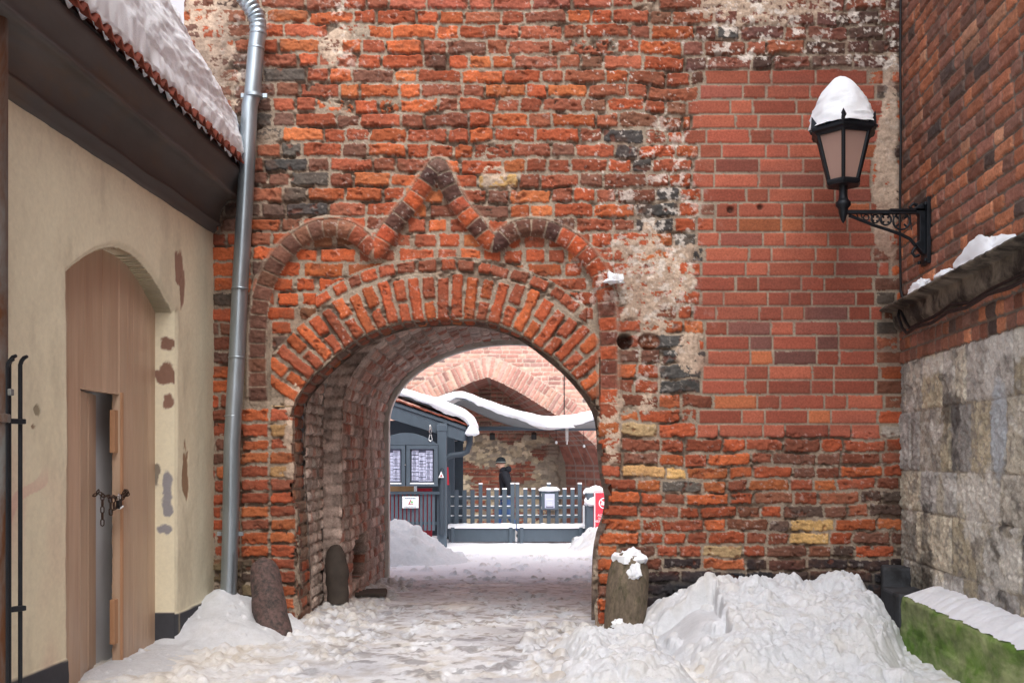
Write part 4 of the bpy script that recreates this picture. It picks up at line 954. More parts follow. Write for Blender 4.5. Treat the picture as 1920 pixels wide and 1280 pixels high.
# snow on the mossy kerb
V, Q = [], []
ys = np.arange(3.0, 6.38, 0.015)
for yy in ys:
    hgt = 0.036 + 0.02 * mnoise.noise(Vector((yy * 3, 0, 0))) + 0.012 * mnoise.noise(Vector((yy * 14, 3, 0)))
    if yy > 6.28: hgt *= max(0.1, (6.38 - yy) / 0.1)
    outw = 0.185 + 0.02 * mnoise.noise(Vector((yy * 9, 7, 0))) + 0.012 * mnoise.noise(Vector((yy * 26, 7, 0)))
    for t in np.linspace(0, 1, 12):
        d = -0.005 + (outw + 0.005) * t; zz = 0.377 - 0.3 * d + hgt * (1 - t ** 4) * (0.6 + 0.4 * math.sin(math.pi * min(1, t + .1))) + 0.008 * mnoise.noise(Vector((yy * 12, t * 6, 1)))
        V.append((rx(yy) + nR.x * d, yy + nR.y * d, zz))
n = 12; Q = [(k * n + i, k * n + i + 1, (k + 1) * n + i + 1, (k + 1) * n + i) for k in range(len(ys) - 1) for i in range(n - 1)]
tag(mesh_np("kerb_snow", np.array(V), Q, M['snow']), "strip of snow lying along the green mossy kerb", "snow")

# ------------------------------------------------------------------ street lantern
LC_ = P(1581, 400, 6.5); lamp = thing("wall_lantern", "black hexagonal street lantern on an ornate iron bracket, capped with snow", "lantern", rp(6.55, 0.0, LC_.z))
def lz(v): return CAMZ + (HV - v) * 6.5 / F
cxl, cyl = LC_.x, 6.5
zt_, zb_ = lz(256), lz(341); rt, rb_ = 0.178, 0.100
def hexv(r, z, k): a = math.radians(-108 + 60 * k); return Vector((cxl + r * math.cos(a), cyl + r * math.sin(a), z))
q = MB()
for k in range(6): q.tube([hexv(rb_, zb_, k), hexv(rt, zt_, k)], 0.013, 6)
for (r1, r2, z0, z1) in ((rt - .02, rt + 0.045, zt_, zt_ + 0.012), (rb_ - .03, rb_ + 0.02, zb_ - 0.02, zb_ + 0.005)):
    pass
q.lathe((cxl, cyl, 0), [(rt - 0.03, zt_ - 0.008), (rt + 0.012, zt_ - 0.01), (rt + 0.022, zt_ + 0.005), (rt + 0.045, zt_ + 0.015), (rt + 0.047, zt_ + 0.038), (rt + 0.02, zt_ + 0.045), (rt - 0.04, zt_ + 0.06), (0.05, zt_ + 0.14), (0.02, zt_ + 0.16)], 6, phase=math.radians(-108))
q.lathe((cxl, cyl, 0), [(0.03, zb_ - 0.03), (rb_ + 0.005, zb_ - 0.03), (rb_ + 0.02, zb_ - 0.015), (rb_ + 0.02, zb_ + 0.0), (rb_ - 0.005, zb_ + 0.012), (0.04, zb_ + 0.014)], 6, phase=math.radians(-108))
for k in range(6):      # leaf-shaped crown points
    a = math.radians(-108 + 60 * k); rr2 = rt + 0.042; base_ = Vector((cxl + rr2 * math.cos(a), cyl + rr2 * math.sin(a), zt_ + 0.03)); tdir = Vector((-math.sin(a), math.cos(a), 0)); rd = Vector((math.cos(a), math.sin(a), 0))
    q.add([base_ - tdir * .045 - rd * .028, base_ + tdir * .045 - rd * .028, base_ + Vector((0, 0, 0.085)) + rd * 0.006, base_ + rd * 0.012, base_ - rd * 0.04, ], [(0, 3, 2), (3, 1, 2), (0, 2, 4), (1, 4, 2), (0, 4, 1, 3)])
q.build("lantern_frame", M['bracket_iron'], lamp, bevel=0.002)
for k in range(6):
    a, b, c, d = hexv(rb_ - .006, zb_, k), hexv(rb_ - .006, zb_, k + 1), hexv(rt - .006, zt_, k + 1), hexv(rt - .006, zt_, k)
    nrm = (b - a).cross(d - a).normalized() * 0.004
    q = MB(); q.prism([a, b, c, d], nrm); q.build("pane", M['pane'], lamp)
q = MB(); zs = lz(400)
q.lathe((cxl, cyl, 0), [(0.004, lz(418)), (0.016, lz(412)), (0.024, lz(404)), (0.030, lz(398)), (0.030, lz(392)), (0.048, lz(386)), (0.05, lz(380)), (0.036, lz(376)), (0.030, lz(372)), (0.027, lz(364)), (0.028, lz(352)), (0.033, lz(345)), (0.045, lz(340))], 16)
q.build("stem", M['bracket_iron'], lamp, smooth=True)
q = MB(); xw = rx(6.5) - 0.01; zA = lz(398)
q.box(((cxl + xw) / 2, cyl, zA), (xw - cxl, 0.035, 0.024)); q.box(((cxl + xw) / 2 + 0.15, cyl, zA + 0.012), (xw - cxl - 0.3, 0.05, 0.012))
def lp(u, v): return Vector(((u - 960) * 6.5 / F, cyl, lz(v)))
q.tube([lp(1592, 404), lp(1612, 412), lp(1640, 423), lp(1665, 431), lp(1690, 440), lp(1706, 448), lp(1716, 460)], 0.011, 8, flat=1.3, ref=(0, 0, 1))
for (u, v, r) in ((1624, 408, 5.0), (1641, 410.5, 7.5), (1661, 412, 10), (1690, 415, 15.5)):
    c = lp(u, v); rm = r * 6.5 / F
    q.tube([c + Vector((rm * math.cos(t), 0, rm * math.sin(t))) for t in np.linspace(0, 2 * math.pi, 16, endpoint=False)], 0.005 if r < 8 else 0.0065, 6, closed=True, ref=(0, 1, 0))
    if r > 7:
        for k in range(4):
            a = math.pi / 4 + k * math.pi / 2; e = c + Vector((rm * .95 * math.cos(a), 0, rm * .95 * math.sin(a))); e2 = c + Vector((rm * .45 * math.cos(a), 0, rm * .45 * math.sin(a))); q.tube([e, e2], [0.009, 0.006], 6)
for u in (1606, 1614, 1633, 1651, 1674, 1706): q.tube([lp(u, 401), lp(u + 3, 404 + (u - 1592) * 0.24)], 0.0045, 6)
q.build("bracket_arm", M['bracket_iron'], lamp, smooth=True)
q = MB(); Yp = 6.5
pl_ = [lp(1712, 392), lp(1722, 384), lp(1738, 378), lp(1742, 371), lp(1748, 380), lp(1748, 486), lp(1742, 496), lp(1736, 480), lp(1728, 476), lp(1714, 458), lp(1722, 452), lp(1722, 405)]
q.prism([v + Vector((0, -0.025, 0)) for v in pl_], (0, 0.05, 0)); q.box((rx(6.5) - 0.012, 6.5, lz(435)), (0.024, 0.14, 0.43), rz=-0.09)
q.tube([lp(1722, 462), lp(1714, 466), lp(1710, 474), lp(1716, 481), lp(1724, 478)], 0.011, 8); q.tube([lp(1720, 385), lp(1712, 382), lp(1706, 388), lp(1712, 394)], 0.012, 8)
for zz in (lz(385), lz(490)):
    for dy in (-0.05, 0.05): q.lathe((rx(6.5) - 0.035, 6.5 + dy, zz), [(0.012, -0.01), (0.012, 0.01)], 8)
q.build("wall_plate", M['bracket_iron'], lamp, bevel=0.003)
# tall snow cap
q = MB(); vs = []; n = 40; zr = np.linspace(0, 1, 26); z0 = zt_ + 0.045; Hs = lz(143) - z0
for t in zr:
    r = (rt + 0.035) * (1 - t ** 2.3) ** 0.62 * (1 - 0.28 * t)
    for i in range(n):
        a = 2 * math.pi * i / n; d = Vector((math.cos(a), math.sin(a), t * 2)); k = 1 + 0.09 * mnoise.noise(d * 2) + 0.06 * mnoise.noise(d * 6) + 0.05 * mnoise.noise(d * 15)
        vs.append((cxl + r * k * math.cos(a) - 0.02 * t, cyl + r * k * math.sin(a), z0 + Hs * t))
fs = [(j * n + i, j * n + (i + 1) % n, (j + 1) * n + (i + 1) % n, (j + 1) * n + i) for j in range(len(zr) - 1) for i in range(n)]
q.add(vs, fs); tag(q.build("snow_hat", M['snow'], smooth=True), "tall rounded cone of snow on top of the street lantern", "snow")

# ------------------------------------------------------------------ GROUND
def gz0(Y): return -0.036 * np.clip(Y - 7.1, 0, 17)
gr = Panel(axis((-150, -10, 20), (-10, -2.35, 0.4), (-2.35, 2.75, 0.0125), (2.75, 10, 0.4), (10, 150, 20)), axis((-40, 4.4, 0.8), (4.4, 11.5, 0.0135), (11.5, 22, 0.05), (22, 30, 0.4), (30, 190, 10)), 1.0, 301, 0.01, (0, 0), (200, 200, 205))
X_, Yg = gr.S, gr.T
bs = gz0(Yg)
soft = fbm(X_ * 2.2, Yg * 2.2, 4, 310)
lane = sstep(-1.75, -0.95, X_ + 0.25 * fbm(X_ * 1.5, Yg * 0.8, 2, 311)) * sstep(0.75, 0.35, X_ - 0.06 * (Yg - 7) + 0.25 * fbm(X_ * 1.5, Yg * 0.8, 2, 312))
lump = np.clip(fbm(X_ * 12, Yg * 12, 4, 313, .6), -0.3, 1); lump2 = np.clip(ridge(X_ * 7, Yg * 7, 4, 314), -0.2, 1)
streak = fbm(X_ * 7, Yg * 8, 5, 315, .65)
gr.H = (bs + 0.012 * soft + (1 - lane) * (0.025 * lump + 0.018 * lump2) + lane * (0.004 * lump + 0.005 * streak)).astype(np.float32)
side = np.minimum(sstep(-1.05, -1.5, X_), 1) * sstep(6.6, 7.0, Yg) * sstep(11.3, 10.9, Yg); gr.H += (0.035 * side * (1 + lump)).astype(np.float32)
def clods(pan, n, xr, yr, rr, colf=None, hk=0.8, dens=None):
    for _ in range(n):
        x = rnd.uniform(*xr); y = rnd.uniform(*yr)
        if dens and rnd.random() > dens(x, y): continue
        r = rr[0] + (rr[1] - rr[0]) * rnd.random() ** 3; W = pan.win(x, y, r * 1.6)
        lx = pan.S[W] - x; ly = pan.T[W] - y
        if lx.size == 0: continue
        a = rnd.uniform(0, 3.14); e = rnd.uniform(0.65, 1); ca, sa = math.cos(a), math.sin(a)
        d = np.hypot((lx * ca + ly * sa), (-lx * sa + ly * ca) / e) / r * (1 + 0.35 * pan.FN[W])
        jc = pan.H[W][d < 0.4]
        if jc.size == 0: continue
        z0 = float(jc.min()) - r * 0.15
        d = d + 0.25 * pan.CN[W]; h = z0 + r * hk * 1.1 * np.sqrt(np.clip(1 - np.abs(d) ** 2.4, 0, 1)) + 0.010 * pan.FN[W] + lx * rnd.uniform(-.4, .4) + ly * rnd.uniform(-.4, .4)
        ok = (d < 1) & (h > pan.H[W]); pan.H[W][ok] = h[ok]
        if colf is not None:
            c = np.array(colf(), np.float32); pan.C[W][ok] = pan.C[W][ok] * 0.6 + 0.4 * c
snowc = np.array([0.83, 0.85, 0.89], np.float32)
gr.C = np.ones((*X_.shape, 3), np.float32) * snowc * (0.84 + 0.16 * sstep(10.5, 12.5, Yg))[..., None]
beige = sstep(-0.1, 0.45, fbm(X_ * 1.6, Yg * 1.3, 4, 320)) * sstep(12.5, 10.5, Yg); gr.tint(beige, lin(218, 212, 202), 0.6)
gr.tint(sstep(0.0, 0.4, fbm(X_ * 9, Yg * 9, 4, 321)) * sstep(11.8, 10.8, Yg), lin(186, 176, 160), 0.5)
grey = lane * sstep(-0.35, 0.25, fbm(X_ * 2.2, Yg * 4, 4, 322) + 0.3 * sstep(6.2, 8.2, Yg) - 0.35 * sstep(10.0, 11.2, Yg)); gr.tint(grey * sstep(12, 10.8, Yg), lin(180, 182, 190), 0.7)
dk = lane * sstep(0.22, 0.36, streak + 0.22 * fbm(X_ * 1.3, Yg * 1.6, 2, 323)) * sstep(11.2, 9.6, Yg); gr.tint(dk, lin(112, 110, 114), 0.6)
dk = lane * sstep(0.30, 0.42, lump + 0.1) * sstep(12, 10.5, Yg) * sstep(5, 6.5, Yg); gr.tint(dk, lin(120, 110, 100), 0.6)
gr.tint(side * sstep(-0.2, 0.3, fbm(X_ * 8, Yg * 8, 3, 324)), lin(176, 160, 142), 0.5)
beigec = lambda: rnd.choice([lin(216, 212, 206), lin(198, 190, 178), lin(222, 223, 228), lin(176, 164, 148)])
for _ in range(150):      # boot prints pressed into the trodden snow
    x = rnd.uniform(-1.3, 0.9); y = rnd.uniform(5.2, 11); W = gr.win(x, y, 0.2); an_ = rnd.gauss(0, .35); lx = gr.S[W] - x; ly = gr.T[W] - y
    if lx.size == 0: continue
    a_ = lx * math.cos(an_) + ly * math.sin(an_); b_ = -lx * math.sin(an_) + ly * math.cos(an_); d = np.hypot(a_ / 0.05, b_ / 0.14) + 0.15 * gr.FN[W]
    k_ = sstep(1.1, 0.8, d); gr.H[W] -= (0.012 * k_).astype(np.float32); gr.H[W] += (0.006 * np.clip(1 - np.abs(d - 1.25) / .25, 0, 1)).astype(np.float32)
clods(gr, 500, (-1.5, -1.05), (7.0, 11.2), (0.012, 0.05), beigec)
clods(gr, 450, (-1.9, -0.9), (5.2, 7.3), (0.012, 0.045), beigec)
clods(gr, 700, (0.1, 1.1), (5.2, 7.2), (0.012, 0.06), beigec)
clods(gr, 500, (-1.2, 0.6), (5.2, 11), (0.008, 0.022), beigec)
clods(gr, 500, (-1.6, 1.6), (11, 15.5), (0.02, 0.06), beigec)
ground = gr.build("ground", M['ground'], None, lambda a, b, h: (a, b, h)); tag(ground, None, None, None, "structure")

# ------------------------------------------------------------------ snow heaps
def heap(name, xr, yr, step, env, label, seed, nclod, rr, amp=0.05, dirt=0.5, smoothf=None, base0=0.0, noise_fr=5.0, yb=None):
    p = Panel(axis((xr[0], xr[1], step)), axis((yr[0], yr[1], step)), 1.0, seed, 0.01, (0, 0), (220, 222, 228))
    e = env(p.S, p.T); X, Y = p.S, p.T
    sm = smoothf(X, Y) if smoothf else np.zeros_like(X)
    wrp = 0.05 * fbm(X * 4, Y * 4, 2, seed + 5)
    dm = domes((X + wrp) * 7, (Y + wrp) * 7, seed) * 0.9 + domes((X - wrp) * 15 + 3, (Y + wrp) * 15, seed + 1) * 0.45 + domes(X * 34, Y * 34, seed + 2) * 0.18
    bill = dm - 0.4 + 0.5 * fbm(X * 5, Y * 5, 3, seed + 1); _b = np.abs(fbm((X + wrp) * noise_fr, (Y + wrp) * noise_fr, 2, seed + 1)) * 2 - 0.4
    bill2 = fbm(X * 26, Y * 26, 4, seed + 2, .6); patch = 0.35 + 0.9 * sstep(-0.25, 0.35, fbm(X * 3.2, Y * 3.2, 2, seed + 12)); bill = bill * patch + 0.7 * domes((X + wrp) * 3.4, (Y + wrp) * 3.4, seed + 14) + 0.5 * np.abs(np.round(fbm(X * 6, Y * 6, 2, seed + 15) * 4) / 4); bill2 = bill2 * patch
    k = np.clip(e / 0.12, 0, 1)
    p.H = (gz0(Y) + e * (1 + 0.15 * fbm(X * 2.5, Y * 2.5, 2, seed + 3)) - 0.03 + k * (1 - sm) * (amp * bill + amp * 0.45 * bill2)).astype(np.float32)
    p.C = np.ones((*X.shape, 3), np.float32) * snowc * 0.80
    p.tint((1 - sm) * sstep(0.0, 0.45, fbm(X * 5, Y * 5, 4, seed + 7) + 0.1), lin(218, 214, 208), dirt)
    p.tint((1 - sm) * sstep(0.2, 0.5, fbm(X * 14, Y * 14, 4, seed + 8)), lin(180, 168, 150), dirt * 0.7)
    wc = lambda: rnd.choice([lin(232, 234, 240), lin(236, 236, 240), lin(230, 230, 232), lin(222, 220, 218)])
    clods(p, nclod, xr, yr, rr, wc, 0.75, lambda x, y: float(1 if env(np.array([[x]]), np.array([[y]]))[0, 0] > 0.012 and (smoothf is None or float(smoothf(np.array([[x]]), np.array([[y]]))[0, 0]) < 0.5) else 0))
    if nclod > 800: clods(p, 70, xr, yr, (0.05, 0.11), wc, 0.7, lambda x, y: float(1 if env(np.array([[x]]), np.array([[y]]))[0, 0] > 0.05 else 0))
    ok = (e > 0.002)[:-1, :-1]
    o = p.build(name, M['heap'], None, lambda a, b, h: (a, b, h), ok); tag(o, label, "snow heap"); return o
def env_r(X, Y):
    cl = sstep(0.72, 1.25, X + 0.12 * fbm(X * 3, Y * 3, 2, 401)); cr = sstep(0.0, 0.42, 2.2 + 0.31 * (Y - 5.2) - X + 0.10 * fbm(X * 4, Y * 4, 2, 403))
    yy = sstep(4.75, 6.35, Y) * sstep(7.12, 6.6, Y + 0.0 * X) 
    yb_ = 0.55 + 0.45 * sstep(7.15, 6.7, Y)
    h = (0.325 - 0.07 * slab(X, Y)) * cl * cr * sstep(4.7, 6.3, Y) * yb_
    tail = 0.09 * sstep(0.22, 0.5, X + 0.1 * fbm(X * 4, Y * 4, 2, 402)) * sstep(1.1, 0.8, X) * sstep(4.8, 5.4, Y) * sstep(6.65, 6.25, Y)
    return np.clip(np.maximum(h, tail), 0, 1) * (X < rx(Y) - 0.05)
def slab(X, Y): return sstep(0.03, 0.0, np.abs(X - 1.08 - 0.1 * (Y - 6.1)) - 0.19) * sstep(0.05, 0.0, np.abs(Y - 6.1) - 0.42)
heap("snow_heap", (0.1, 2.72), (4.6, 7.08), 0.007, env_r, "large lumpy heap of ploughed snow at lower right before the brick wall", 411, 2200, (0.005, 0.040), 0.070, 0.35, slab)
def env_l(X, Y):
    dw = X - lx_(Y)      # distance from the house wall
    r = np.hypot((X + 2.03) / 0.58, (Y - 6.92) / 0.66) + 0.22 * fbm(X * 4, Y * 4, 2, 421)
    low = 0.045 * sstep(0.42, 0.05, dw + 0.08 * fbm(X * 4, Y * 4, 2, 423)) * sstep(4.9, 5.6, Y)
    return np.maximum(0.29 * np.clip(1 - r, 0, 1) ** 0.8, low)
heap("snow_heap", (-2.36, -1.25), (4.6, 7.1), 0.0085, env_l, "smooth white snow drift at lower left between house wall and drainpipe", 431, 220, (0.008, 0.025), 0.012, 0.1, None, noise_fr=3)
def env_c(X, Y): return 0.50 * sstep(0.95, 0.1, np.hypot((X + 1.75) * 0.75, (Y - 14.2) * 0.8) + 0.08 * fbm(X * 2, Y * 2, 3, 441)) 
heap("snow_heap", (-3.2, -0.2), (12.6, 16.2), 0.03, env_c, "white snow heap in the courtyard below the menu board", 451, 120, (0.04, 0.12), 0.05, 0.1, None, noise_fr=2.5)
def env_d(X, Y): return 0.42 * sstep(1.1, 0.2, np.hypot((X - 2.35) * 0.7, (Y - 17.5) * 0.6) + 0.12 * fbm(X * 2, Y * 2, 3, 461))
heap("snow_heap", (0.7, 3.6), (15.4, 19.6), 0.035, env_d, "crumbly snow heap in the courtyard in front of the red sign", 471, 300, (0.04, 0.12), 0.08, 0.5, None, noise_fr=2.5)
# boards on the floor of the passage
q = MB()
for k in range(4): q.box((-1.27, 8.95 + 0.13 * k, -0.015 - 0.006 * k), (0.28 - 0.03 * k, 0.11, 0.03), rz=0.15 + 0.02 * k)
tag(q.build("floor_boards", M['greystone'], bevel=0.005), "short weathered boards below the dark niche in the passage", "boards")


# ================================================================== COURTYARD
# ------------------------------------------------------------------ far wall with a deep pointed niche
WY0, WY1 = 23.0, 25.4
k0 = WY0 / F
fw = thing("courtyard_wall", "light red brick wall across the courtyard with a large pointed niche", "wall", (0, WY0, -0.55))
def pz(v, Y=WY0): return CAMZ + (HV - v) * Y / F
def pxx(u, Y=WY0): return (u - 960) * Y / F
NI = [(-4.0, -0.8), (-4.0, 0.9)] + [(pxx(u), pz(v)) for u, v in ((700, 812), (740, 790), (790, 762), (830, 740), (860, 727), (888, 714), (915, 706), (942, 717), (969, 731), (1002, 751), (1043, 777), (1085, 806), (1115, 832))] + [(2.15, 1.1), (2.2, 0.5), (2.2, -0.8)]
NIp, _ = resample(NI, 0.04, 0)
f = Panel(axis((-14, -4.5, 0.3), (-4.5, 3.2, 0.02), (3.2, 14, 0.3)), axis((-0.8, -0.6, 0.1), (-0.6, 4.3, 0.02), (4.3, 9, 0.3)), 1.0, 501, 0.010, (0.012, 0.005), (190, 172, 158))
Dn, An = poly_dist(f.S, f.T, NIp); inn = in_poly(f.S, f.T, [tuple(q) for q in NIp])
ringn = (Dn < 0.48) & ~inn & (f.T > 0.9); f.zone[ringn] = 1
PALE = [(206, 154, 138), (200, 146, 132), (190, 140, 128), (212, 164, 146), (192, 150, 140), (180, 134, 124)]
z = -0.7
while z < 8.9:
    x = -14 - rnd.uniform(0, .2); ph = rnd.random() < .5
    fine = z < 4.3
    while x < 14:
        wd = 0.30 if ph else 0.15; ph = not ph
        if -4.6 < x < 3.2 and fine:
            c = pick(PALE); 
            if rnd.random() < 0.04: c = pick([(150, 122, 116), (134, 116, 112)])
            f.stamp(x + wd / 2, z + 0.05, wd - 0.02, 0.082, c, H=rnd.uniform(-.003, .004), r=0.01, edge=0.02, rough=0.004, zone=0)
        x += wd
    z += 0.103
coarse = (f.S < -4.5) | (f.S > 3.2) | (f.T > 4.3); f.C[coarse] = lin(200, 132, 112)
arcn = NIp; Ln = np.concatenate([[0], np.cumsum(np.hypot(*np.diff(arcn, axis=0).T))]); s_ = 1.7
while s_ < Ln[-1] - 1.7:
    x, y = np.interp(s_, Ln, arcn[:, 0]), np.interp(s_, Ln, arcn[:, 1]); x2, y2 = np.interp(s_ + .12, Ln, arcn[:, 0]), np.interp(s_ + .12, Ln, arcn[:, 1]); x1, y1 = np.interp(s_ - .12, Ln, arcn[:, 0]), np.interp(s_ - .12, Ln, arcn[:, 1])
    tx, ty = x2 - x1, y2 - y1; l = math.hypot(tx, ty) or 1; nx_, ny_ = -ty / l, tx / l
    if nx_ * (x + 0.5) + ny_ * (y - 1.5) < 0: nx_, ny_ = -nx_, -ny_
    an = math.atan2(ny_, nx_)
    if rnd.random() < .5: f.stamp(x + nx_ * .235, y + ny_ * .235, .45, .085, pick(PALE), ang=an, H=.012, rough=.004, edge=.02, zone=1)
    else:
        f.stamp(x + nx_ * .12, y + ny_ * .12, .22, .085, pick(PALE), ang=an, H=.012, rough=.004, edge=.02, zone=1); f.stamp(x + nx_ * .36, y + ny_ * .36, .22, .085, pick(PALE), ang=an, H=.012, rough=.004, edge=.02, zone=1)
    s_ += 0.105
f.tint(sstep(0.0, 0.6, fbm(f.x * .8, f.y * .8, 4, 511)), lin(184, 150, 136), 0.35)
def foff(o, parent=fw): o.location = tuple(-Vector(parent.location)); return o
cin = inn[:-1, :-1] & inn[1:, 1:]
foff(f.build("brickwork", M['pale_masonry'], fw, lambda a, b, h: (a, WY0 - h, b), ~cin))
# splayed reveal of the niche: from the front outline to the narrower back outline
back = NIp.copy(); back[:, 0] = np.where(NIp[:, 0] > -0.5, -0.5 + (NIp[:, 0] + 0.5) * 0.70, -0.5 + (NIp[:, 0] + 0.5) * 0.9); back[:, 1] = NIp[:, 1] - 0.0 * (NIp[:, 1] > 1)
nr = 40; V = []; C = []
for k in range(nr + 1):
    t = k / nr; q = NIp * (1 - t) + back * t; V.append(np.stack([q[:, 0], np.full(len(q), WY0 + 0.01 + (WY1 - WY0) * t), q[:, 1]], -1))
    row = np.floor(q[:, 1] / 0.103 + (0)); brick = np.floor(t * 9 + 0.5 * (row % 2)); hsh = _hash(row, brick, 7); edge_ = (np.abs(q[:, 1] / 0.103 - row - .5) > 0.40) | (abs((t * 9 + 0.5) % 1 - .5) > 0.46)
    c = np.array(lin(150, 100, 88))[None] * (0.75 + 0.5 * hsh[:, None]); c = np.where(edge_[:, None], np.array(lin(150, 134, 126))[None], c); C.append(c)
V = np.concatenate(V); C = np.concatenate(C); n = len(NIp); Q = [(k * n + i, k * n + i + 1, (k + 1) * n + i + 1, (k + 1) * n + i) for k in range(nr) for i in range(n - 1)]
foff(mesh_np("niche_reveal", V, Q, M['pale_masonry'], fw, C))
b = Panel(axis((-4.5, 2.4, 0.022)), axis((-0.7, 3.6, 0.022)), 1.0, 531, 0.012, (0.03, 0.02), (150, 136, 118))
for _ in range(1500):
    x, z = rnd.uniform(-4.5, 1.15), rnd.uniform(-0.7, 1.75); brickz = fbm(np.array([x * .9]), np.array([z * 1.3]), 2, 540)[0] > 0.18 or (z < 0.45 and rnd.random() < .55)
    if brickz: z = round(z / .10) * .10; b.stamp(x, z, rnd.choice([.15, .29]), .085, pick([(160, 92, 74), (148, 84, 70), (136, 80, 70)]), H=.01, r=.015, edge=.03, rough=.01)
    else: b.stamp(x, z, rnd.uniform(.12, .34), rnd.uniform(.09, .2), pick([(196, 180, 152), (178, 162, 138), (162, 150, 134), (206, 190, 164), (146, 134, 120)]), ang=rnd.uniform(-.25, .25), H=rnd.uniform(0, .03), r=.06, edge=.06, rough=.02)
z = 1.75
while z < 3.6:
    x = -4.5
    while x < 2.4: wd = rnd.choice([.15, .29]); b.stamp(x + wd / 2, z + .05, wd - .02, .083, pick([(158, 104, 90), (146, 96, 84), (168, 112, 96), (130, 96, 88)]), H=.004, r=.01, edge=.02, rough=.006); x += wd
    z += .103
b.tint(sstep(0.75, 1.0, b.S + .12 * fbm(b.x * 4, b.y * 3, 3, 545)) * (b.T < 1.75), lin(150, 140, 126), .8); b.tint(sstep(0.1, .5, fbm(b.x * 1.5, b.y * 2, 4, 546)), lin(120, 108, 98), .4)
foff(b.build("niche_rubble", M['pale_masonry'], fw, lambda a, bb, h: (a, WY1 - .02 - h, bb)))
# ------------------------------------------------------------------ timber shed at the left
SY = 18.0
shed = thing("timber_shed", "dark grey open timber shed with tiled snowy roof at left of the courtyard", "shed", (-1.3, SY, -0.4))
def sp_(u, v, Y=SY): return P(u, v, Y)
q = MB(); q.box((pxx(829, SY), SY, 0.72), (0.17, 0.17, 2.25)); q.build("post", M['greypaint'], shed, bevel=0.01)
q = MB(); q.box((pxx(829, SY), SY, pz(800, SY) - .02), (0.19, 0.19, 0.12)); q.build("post_head", M['greypaint'], shed, bevel=0.01)
q = MB(); q.box((pxx(829, SY) , SY + 2.6, 0.72), (0.15, 0.15, 2.25)); q.build("post", M['greypaint'], shed, bevel=0.01)
q = MB(); q.prism([sp_(690, 735), sp_(874, 798), sp_(874, 826), sp_(866, 827), sp_(690, 772)], (0, 0.06, 0)); q.build("bargeboard", M['greypaint'], shed, bevel=0.006)
q = MB(); q.prism([sp_(690, 737) + Vector((0, -.03, 0)), sp_(874, 800) + Vector((0, -.03, 0)), sp_(874, 806) + Vector((0, -.03, 0)), sp_(690, 743) + Vector((0, -.03, 0))], (0, 0.028, 0)); q.build("trim_board", M['greypaint'], shed)
q = MB(); a = sp_(874, 800); a2 = sp_(600, 706); q.prism([a + Vector((0, 0, 0)), a2, a2 + Vector((0, 0, -.06)), a + Vector((0, 0, -.06))], (0, 3.0, 0)); q.build("roof_deck", M['darkgrey'], shed)
q = MB()
for k in range(5): q.prism([sp_(866, 812) + Vector((0, .5 + .5 * k, 0)), sp_(640, 735) + Vector((0, .5 + .5 * k, 0)), sp_(640, 745) + Vector((0, .5 + .5 * k, 0)), sp_(866, 822) + Vector((0, .5 + .5 * k, 0))], (0, .08, 0))
q.build("rafters", M['darkgrey'], shed)["kind"] = "stuff"
q = MB(); d_ = (sp_(876, 798) - sp_(600, 703)); dn = d_.normalized()
for k in range(9):
    c = sp_(876, 798) - dn * (0.13 + .26 * k) + Vector((0, 1.48, 0.02)); q.box(c, (0.29, 3.1, 0.028), ry=math.atan2(-dn.z, dn.x) + .05)
q.build("roof_tiles", M['tile'], shed, bevel=0.01)
q = MB(); q.box((pxx(740, SY), SY + 2.8, .8), (2.2, .05, 2.4)); q.build("back_panel", M['darkgrey'], shed)
q = MB(); q.tube([sp_(882, 800) + Vector((0, t, -.02)) for t in (-.1, 1, 3)], .06, 12); q.build("gutter", M['darkgrey'], shed, smooth=True)
q = MB(); q.tube([sp_(882, 808), sp_(881, 830), sp_(876, 846), sp_(866, 851), sp_(848, 853), sp_(836, 858), sp_(830, 868), sp_(829, 900) + Vector((0, -.12, 0)), sp_(829, 1000) + Vector((0, -.12, 0))], .052, 12); q.build("downpipe", M['darkgrey'], shed, smooth=True)
q = MB(); tri = [sp_(822, 895, SY - .2), sp_(832.5, 895, SY - .2), sp_(827.2, 883, SY - .2)]; q.prism(tri, (0, .01, 0)); q.build("warning_sticker", M['white'], shed)
q = MB(); tri = [sp_(825.2, 893, SY - .215), sp_(829.6, 893, SY - .215), sp_(827.3, 888.5, SY - .215)]; q.prism(tri, (0, .004, 0)); q.build("sticker_print", M['redprint'], shed)
